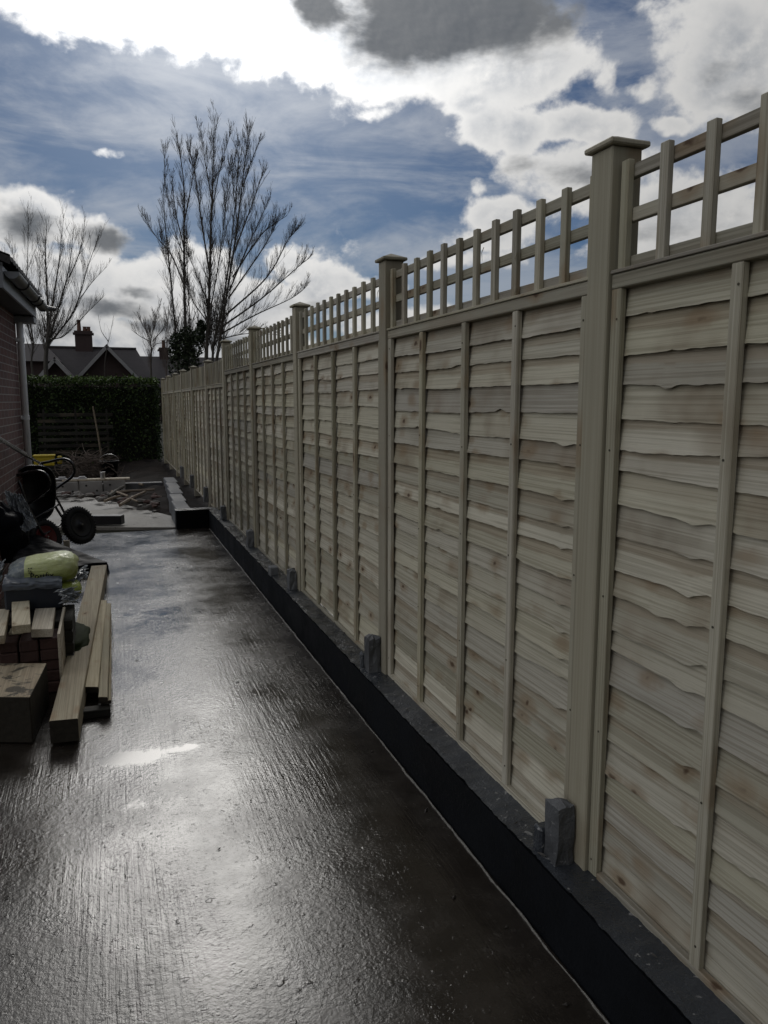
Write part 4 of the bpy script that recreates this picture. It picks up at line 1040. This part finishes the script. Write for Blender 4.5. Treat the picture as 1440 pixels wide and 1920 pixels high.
q = P(125, 1022, 8.1); g = MB(); g.box((q.x - .03, q.y - .03, max(0, q.z - .06)), (q.x + .03, q.y + .03, q.z + .05), bev=.004); g.build('offcut_body', M_offcut, t_)
t_ = thing('white_pot', tuple(P(8, 905, 7.7)), 'pale grey pot wedged beside the cart handles at the left edge', 'pot')
q = P(8, 912, 7.75); g = MB(); g.lathe([(0, 0), (.05, 0), (.07, .09), (.076, .09), (.074, .11), (.06, .11), (.05, .02)], 18, Matrix.Translation(q)); g.build('pot_body', M_paleblock, t_, smooth=True)

# ------------------------------------------------------------------ black polythene over the stack behind the bags
t_ = thing('black_sheet', tuple(onZ(120, 1100, 0)), 'creased black polythene sheet draped over a low stack behind the green bag', 'sheet')
g = MB()
A_, B_, C_, D_ = P(-60, 985, 7.7), P(66, 1001, 8.1), P(201, 1055, 7.75), P(-60, 1078, 7.0)
g_n = (B_ - A_).cross(D_ - A_).normalized()
def shf(u, v):
    p = A_.lerp(B_, u).lerp(D_.lerp(C_, u), v)
    k = fbm(u * 3.2, v * 4.5, 1.3, 3); r_ = abs(fbm(u * 2.2 + v * 5.0, v * 1.4, 8.0, 2))
    fade = min(1, 6 * (1 - u)) * .8 + .2
    return tuple(p + Vector((0, 0, 1)) * fade * (.030 * k + .035 * r_ - .01))
g.grid(shf, 70, 70); o = g.build('sheet_top', M_blacksheet, t_, smooth=True)
g = MB()
def sk(u, v):
    p = Vector(shf(1.0, u)); return (p.x + .02 * v + .012 * v * fbm(u * 12, v * 2), p.y + .01 * v, p.z * (1 - v) + .001)
g.grid(sk, 50, 10)
def sk2(u, v):
    p = Vector(shf(u, 1.0)); return (p.x, p.y - .02 * v + .02 * v * fbm(u * 12, v * 2), p.z * (1 - v) + .001)
g.grid(sk2, 50, 10); g.build('sheet_skirt', M_blacksheet, t_, smooth=True)

# ------------------------------------------------------------------ green bag with its lettering
def bag_mat():
    m, t, b = material('green_printed_bag'); tc_ = t.new('ShaderNodeTexCoord'); x, y, z = t.sep(tc_.outputs['Object'])
    p = tc_.outputs['Object']; n = t.noise(p, 30, 4, .6)
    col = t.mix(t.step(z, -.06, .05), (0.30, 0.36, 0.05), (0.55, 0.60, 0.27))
    col = t.mix(t.math('GREATER_THAN', -.118, x), col, (0.16, 0.19, 0.21))
    col = t.mix(t.math('MULTIPLY', t.step(n, .45, .7), .25), col, (0.7, 0.72, 0.55))
    t.put(b.inputs['Base Color'], col); b.inputs['Roughness'].default_value = .28; b.inputs['Coat Weight'].default_value = .3
    t.put(b.inputs['Normal'], t.bump(t.noise(t.scale(p, (16, 38, 38)), 1, 5, .65), .9, .014))
    return m
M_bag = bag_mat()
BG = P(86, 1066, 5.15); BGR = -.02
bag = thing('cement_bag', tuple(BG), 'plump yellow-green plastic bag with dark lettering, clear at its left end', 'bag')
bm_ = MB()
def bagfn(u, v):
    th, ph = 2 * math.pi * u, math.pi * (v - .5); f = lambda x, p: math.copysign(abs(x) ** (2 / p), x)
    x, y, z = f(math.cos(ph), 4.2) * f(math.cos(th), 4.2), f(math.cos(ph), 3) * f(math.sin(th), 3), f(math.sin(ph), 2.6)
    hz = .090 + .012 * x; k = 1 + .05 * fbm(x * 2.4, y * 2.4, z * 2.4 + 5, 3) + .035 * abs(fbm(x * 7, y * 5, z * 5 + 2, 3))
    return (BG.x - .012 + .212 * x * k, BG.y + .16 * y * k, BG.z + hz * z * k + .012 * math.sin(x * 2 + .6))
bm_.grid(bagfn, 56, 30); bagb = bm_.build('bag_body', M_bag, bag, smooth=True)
bvh = BVHTree.FromPolygons([Vector(v) for v in bm_.v], bm_.f)
def wrap_text(s, size, x, z, name):
    cu = bpy.data.curves.new('lettering', 'FONT'); cu.body = s; cu.size = size; cu.resolution_u = 2; cu.offset = size * .018
    ob = bpy.data.objects.new('tmp', cu); C.objects.link(ob); bpy.context.view_layer.update()
    me = bpy.data.meshes.new_from_object(ob); bpy.data.objects.remove(ob)
    for v in me.vertices:
        px, pz = x + v.co.x, z + v.co.y
        hit = bvh.ray_cast(Vector((BG.x + px, BG.y - 1, BG.z + pz)), Vector((0, 1, 0)))
        yv = hit[0].y if hit[0] else BG.y - .15
        v.co = (px, yv - BG.y - .0025, pz)
    me.materials.clear(); me.materials.append(M_ink); at = me.attributes.new('tone', 'FLOAT', 'POINT')
    o = bpy.data.objects.new(name, me); C.objects.link(o); o.parent = bagb; return o
wrap_text('Postfix', .052, -.085, -.030, 'lettering')
g = MB()
for (dx, dz) in ((-.09, .038), (-.075, .038), (-.09, .024), (-.078, .022), (-.088, .010), (-.074, .010)):
    hit = bvh.ray_cast(Vector((BG.x + dx, BG.y - 1, BG.z + dz)), Vector((0, 1, 0)))[0]
    if hit: g.box((BG.x + dx - .004, hit.y - .004, BG.z + dz - .003), (BG.x + dx + .004, hit.y + .004, BG.z + dz + .003))
g.build('printed_marks', M_ink, bagb)
# second green bag below it
q = P(105, 1165, 5.0); t_ = thing('cement_bag', (q.x, q.y, 0), 'dirty dark green bag lying at the bottom between the brick stack and the long timber', 'bag')
M_bag2 = plain('muddy_green_bag', (0.022, 0.030, 0.012), 0.8, var=.4, bump=.4, spec=.08)
g = MB(); blob(g, (q.x + .0, q.y + .12, .10), ((.20, 0, 0), (0, .34, 0), (0, 0, .10)), (44, 26), 7.7, .16, 3.2); g.build('bag_body', M_bag2, t_, smooth=True)
q = P(100, 1110, 5.25); t_ = thing('cement_bag', tuple(q), 'flattened green bag squeezed under the plump lettered bag', 'bag')
M_bag3 = plain('green_bag', (0.36, 0.43, 0.09), 0.35, var=.25, bump=.4)
g = MB(); blob(g, (BG.x + .01, BG.y + .02, BG.z - .155), ((.20, 0, 0), (0, .17, 0), (0, 0, .075)), (44, 22), 4.1, .07, 3.4); g.build('bag_body', M_bag3, t_, smooth=True)
t_ = thing('wooden_crate', (BG.x, 5.25, 0), 'low dark crate supporting the stacked green bags behind the brick stack', 'crate')
g = MB(); zc_ = BG.z - .236
for k in range(5): g.box((BG.x - .20, 5.02, .01 + k * zc_ / 5), (BG.x + .17, 5.42, (k + .86) * zc_ / 5 + .01), bev=.005)
g.box((BG.x - .19, 5.03, .01), (BG.x + .16, 5.41, zc_)); g.build('crate_boards', M_oldwood, t_)
# slate-blue wrapped pack in front
a, b = P(4, 1096, 4.85), P(113, 1100, 4.8)
pk = thing('wrapped_pack', tuple((a + b) / 2), 'slate grey plastic-wrapped pack with a dark front, resting on the stack before the lettered bag', 'pack')
g = MB(); topz = a.z
def pkt(u, v):
    x = a.x + (b.x - a.x) * u; y = a.y - .0 + .17 * v
    return (x + .006 * fbm(v * 6, 3), y + .008 * fbm(u * 5, 8), topz + .028 * v + .012 * fbm(u * 3, v * 3, 5) - .008 * (u > .96))
g.grid(pkt, 40, 20); 
def pkf(u, v):
    x = a.x + (b.x - a.x) * u; t0 = pkt(u, 0)
    return (x, t0[1] - .004 - .006 * math.sin(v * 3) + .006 * fbm(u * 7, v * 4, 2), t0[2] - .045 * v)
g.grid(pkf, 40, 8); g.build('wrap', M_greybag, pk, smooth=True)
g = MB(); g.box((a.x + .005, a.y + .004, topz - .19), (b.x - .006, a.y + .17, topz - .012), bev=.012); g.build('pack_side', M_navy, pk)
# clear plastic wads
t_ = thing('plastic_wrapper', tuple(P(150, 1080, 5.3)), 'crumpled clear plastic wrapper between the green bag and the long timber', 'wrapper')
crumple('wrapper_folds', t_, M_greyplastic, (P(138, 1082, 5.2), P(166, 1058, 5.5), P(163, 1082, 5.45), P(136, 1102, 5.15)), .035, 6.1, 22, 22, 0)
t_ = thing('plastic_wrapper', tuple(P(130, 1110, 4.9)), 'torn crumpled plastic scrap hanging down at the right end of the grey pack', 'wrapper')
crumple('wrapper_folds', t_, M_greyplastic, (P(114, 1104, 4.8), P(146, 1100, 5.0), P(148, 1130, 4.95), P(122, 1128, 4.8)), .04, 9.4, 22, 22, 0)
t_ = thing('plastic_wrapper', tuple(P(2, 1070, 5.2)), 'shiny crumpled plastic scrap at the left edge beside the green bag', 'wrapper')
crumple('wrapper_folds', t_, M_greyplastic, (P(-16, 1056, 5.1), P(8, 1050, 5.2), P(6, 1086, 5.1), P(-16, 1092, 5.0)), .04, 1.4, 18, 18, 0)

# ------------------------------------------------------------------ stack of red bricks with timber offcuts on top
def brick_thing(lo, hi, label):
    t_ = thing('loose_brick', ((lo[0]+hi[0])/2, (lo[1]+hi[1])/2, lo[2]), label, 'brick', 'red bricks stacked at the left')
    g = MB(); g.box(lo, hi, bev=.006); g.build('brick_body', M_redbrick, t_)
zt_ = .40
sx0 = -.66; yb = 4.78
for r_ in range(5):
    for c_ in range(3):
        x0 = sx0 + c_ * .110; z0 = .004 + r_ * .0665 + .0
        brick_thing((x0 + rr.uniform(0, .004), yb + rr.uniform(-.012, .012), z0), (x0 + .1025, yb + .215, z0 + .065), 'dark red brick in the low stack under the pale offcuts' if r_ < 4 else 'dark red brick on the top course, directly beneath the pale offcuts')
def offcut(px, z, h, label, thick=.045):
    cs = [onZ(x, y, z) for x, y in px]
    t_ = thing('timber_offcut', tuple(sum(cs, Vector()) / 4 - Vector((0, 0, thick))), label, 'offcut', None)
    g = MB(); vs = [c - Vector((0, 0, thick)) for c in cs] + cs
    g.add(vs, [(3,2,1,0),(4,5,6,7),(0,1,5,4),(1,2,6,5),(2,3,7,6),(3,0,4,7)], rr.random()); o = g.build('offcut_body', M_offcut, t_)
    bv = o.modifiers.new('edge', 'BEVEL'); bv.width = .003; bv.segments = 2
offcut([(22, 1174), (57, 1170), (55, 1126), (22, 1128)], .455, 0, 'palest timber offcut, topmost in the middle of the brick stack', .05)
offcut([(58, 1180), (98, 1179), (104, 1139), (66, 1141)], .405, 0, 'timber offcut on the right of the brick stack, knot near its front', .05)
offcut([(-40, 1196), (8, 1191), (18, 1141), (-25, 1143)], .405, 0, 'timber offcut at the left edge of the brick stack', .05)
offcut([(16, 1187), (43, 1184), (60, 1146), (30, 1146)], .352, 0, 'thin grey wood scrap under the topmost offcut', .016)
# upright thin board at the right of the stack
a, b = onZ(100, 1265, 0), onZ(112, 1165, 0)
t_ = thing('thin_board', tuple(a), 'thin board standing on edge along the right side of the brick stack', 'board')
g = MB(); g.beam((-.325, 4.66, .20), (-.325, 5.28, .20), .016, .385, .5, .002); g.build('board_plank', M_offcut, t_)
# heavy short beam in front with dark stains
def stained():
    m = wood('stained_beam_wood', 'Y', (0.42, 0.36, 0.26), (0.28, 0.22, 0.15), stain=.3); t = NT(m.node_tree); b = t.n['Principled BSDF']
    src = b.inputs['Base Color'].links[0].from_socket; p = pos(t)
    s = t.step(t.noise(p, 9, 5, .62, .8), .50, .60); t.put(b.inputs['Base Color'], t.mix(t.math('MULTIPLY', s, .85), src, (.03, .028, .022))); return m
t_ = thing('short_beam', (-.52, 4.3, 0), 'short thick timber beam with black stains in front of the brick stack', 'beam')
cs = [onZ(x, y, .25) for x, y in ((-45, 1306), (56, 1307), (88, 1243), (0, 1243))]
g = MB(); vs = [Vector((c.x, c.y, .005)) for c in cs] + cs; g.add(vs, [(3,2,1,0),(4,5,6,7),(0,1,5,4),(1,2,6,5),(2,3,7,6),(3,0,4,7)], .6)
o = g.build('beam_body', [stained(), M_endshade], t_)
for f_ in (0, 2, 3): o.data.polygons[f_].material_index = 1  # underside, front and right side take the painted-shade wood
bv = o.modifiers.new('edge', 'BEVEL'); bv.width = .006; bv.segments = 2

# ------------------------------------------------------------------ long timbers on the slab
def long_timber(name, px, z, thick, label, mat=M_timber, z0=None):
    cs = [onZ(x, y, z) for x, y in px]
    t_ = thing(name, tuple(sum(cs, Vector()) / 4 - Vector((0, 0, thick))), label, 'timber', None)
    g = MB(); n = 24; vs = []; 
    for j in range(n + 1):
        f = j / n; L_, R_ = cs[0].lerp(cs[3], f), cs[1].lerp(cs[2], f); wv = .0015 * fbm(f * 9, z * 50)
        c_ = .004
        sd = (R_ - L_).normalized()
        vs += [L_ + Vector((0, 0, -thick)), R_ + Vector((0, 0, -thick)), R_ + Vector((wv, 0, -c_)), R_ - sd * c_ + Vector((0, 0, wv)), L_ + sd * c_ + Vector((0, 0, wv)), L_ + Vector((wv, 0, -c_))]
    fs = [(0,1,2,3,4,5), tuple(n*6 + k for k in (5,4,3,2,1,0))]
    for j in range(n):
        for k in range(6): fs.append((j*6+k, (j+1)*6+k, (j+1)*6+(k+1) % 6, j*6+(k+1) % 6))
    g.add(vs, fs, rr.random()); o = g.build('timber_body', [mat, M_endshade], t_); o.data.polygons[0].material_index = 1; o.data.polygons[1].material_index = 1
long_timber('long_timber', [(92, 1352), (146, 1347), (200, 1059), (171, 1061)], .142, .118, 'long thick square timber lying on the slab, nearest and longest of the pile')
long_timber('long_plank', [(158, 1288), (184, 1288), (200, 1125), (188, 1125)], .105, .035, 'plank beside the long thick timber, inner one of the pair', M_timber)
long_timber('long_plank', [(184, 1307), (202, 1307), (208, 1131), (198, 1131)], .103, .035, 'plank with a knot on the outer right of the timber pile', M_timber)
long_timber('long_plank', [(202.5, 1313), (208.5, 1312), (208.8, 1150), (208.1, 1150)], .085, .02, 'narrow strip along the outer edge of the timber pile', M_timber)
for (x0, y0), (x1, y1), lab in (((150, 1336), (207, 1329), 'near dark bearer under the front ends of the planks'), ((170, 1180), (207, 1178), 'far dark bearer under the planks and the long timber')):
    a, b = onZ(x0, y0, .03), onZ(x1, y1, .03)
    t_ = thing('timber_bearer', tuple((a + b) / 2), lab, 'bearer', None)
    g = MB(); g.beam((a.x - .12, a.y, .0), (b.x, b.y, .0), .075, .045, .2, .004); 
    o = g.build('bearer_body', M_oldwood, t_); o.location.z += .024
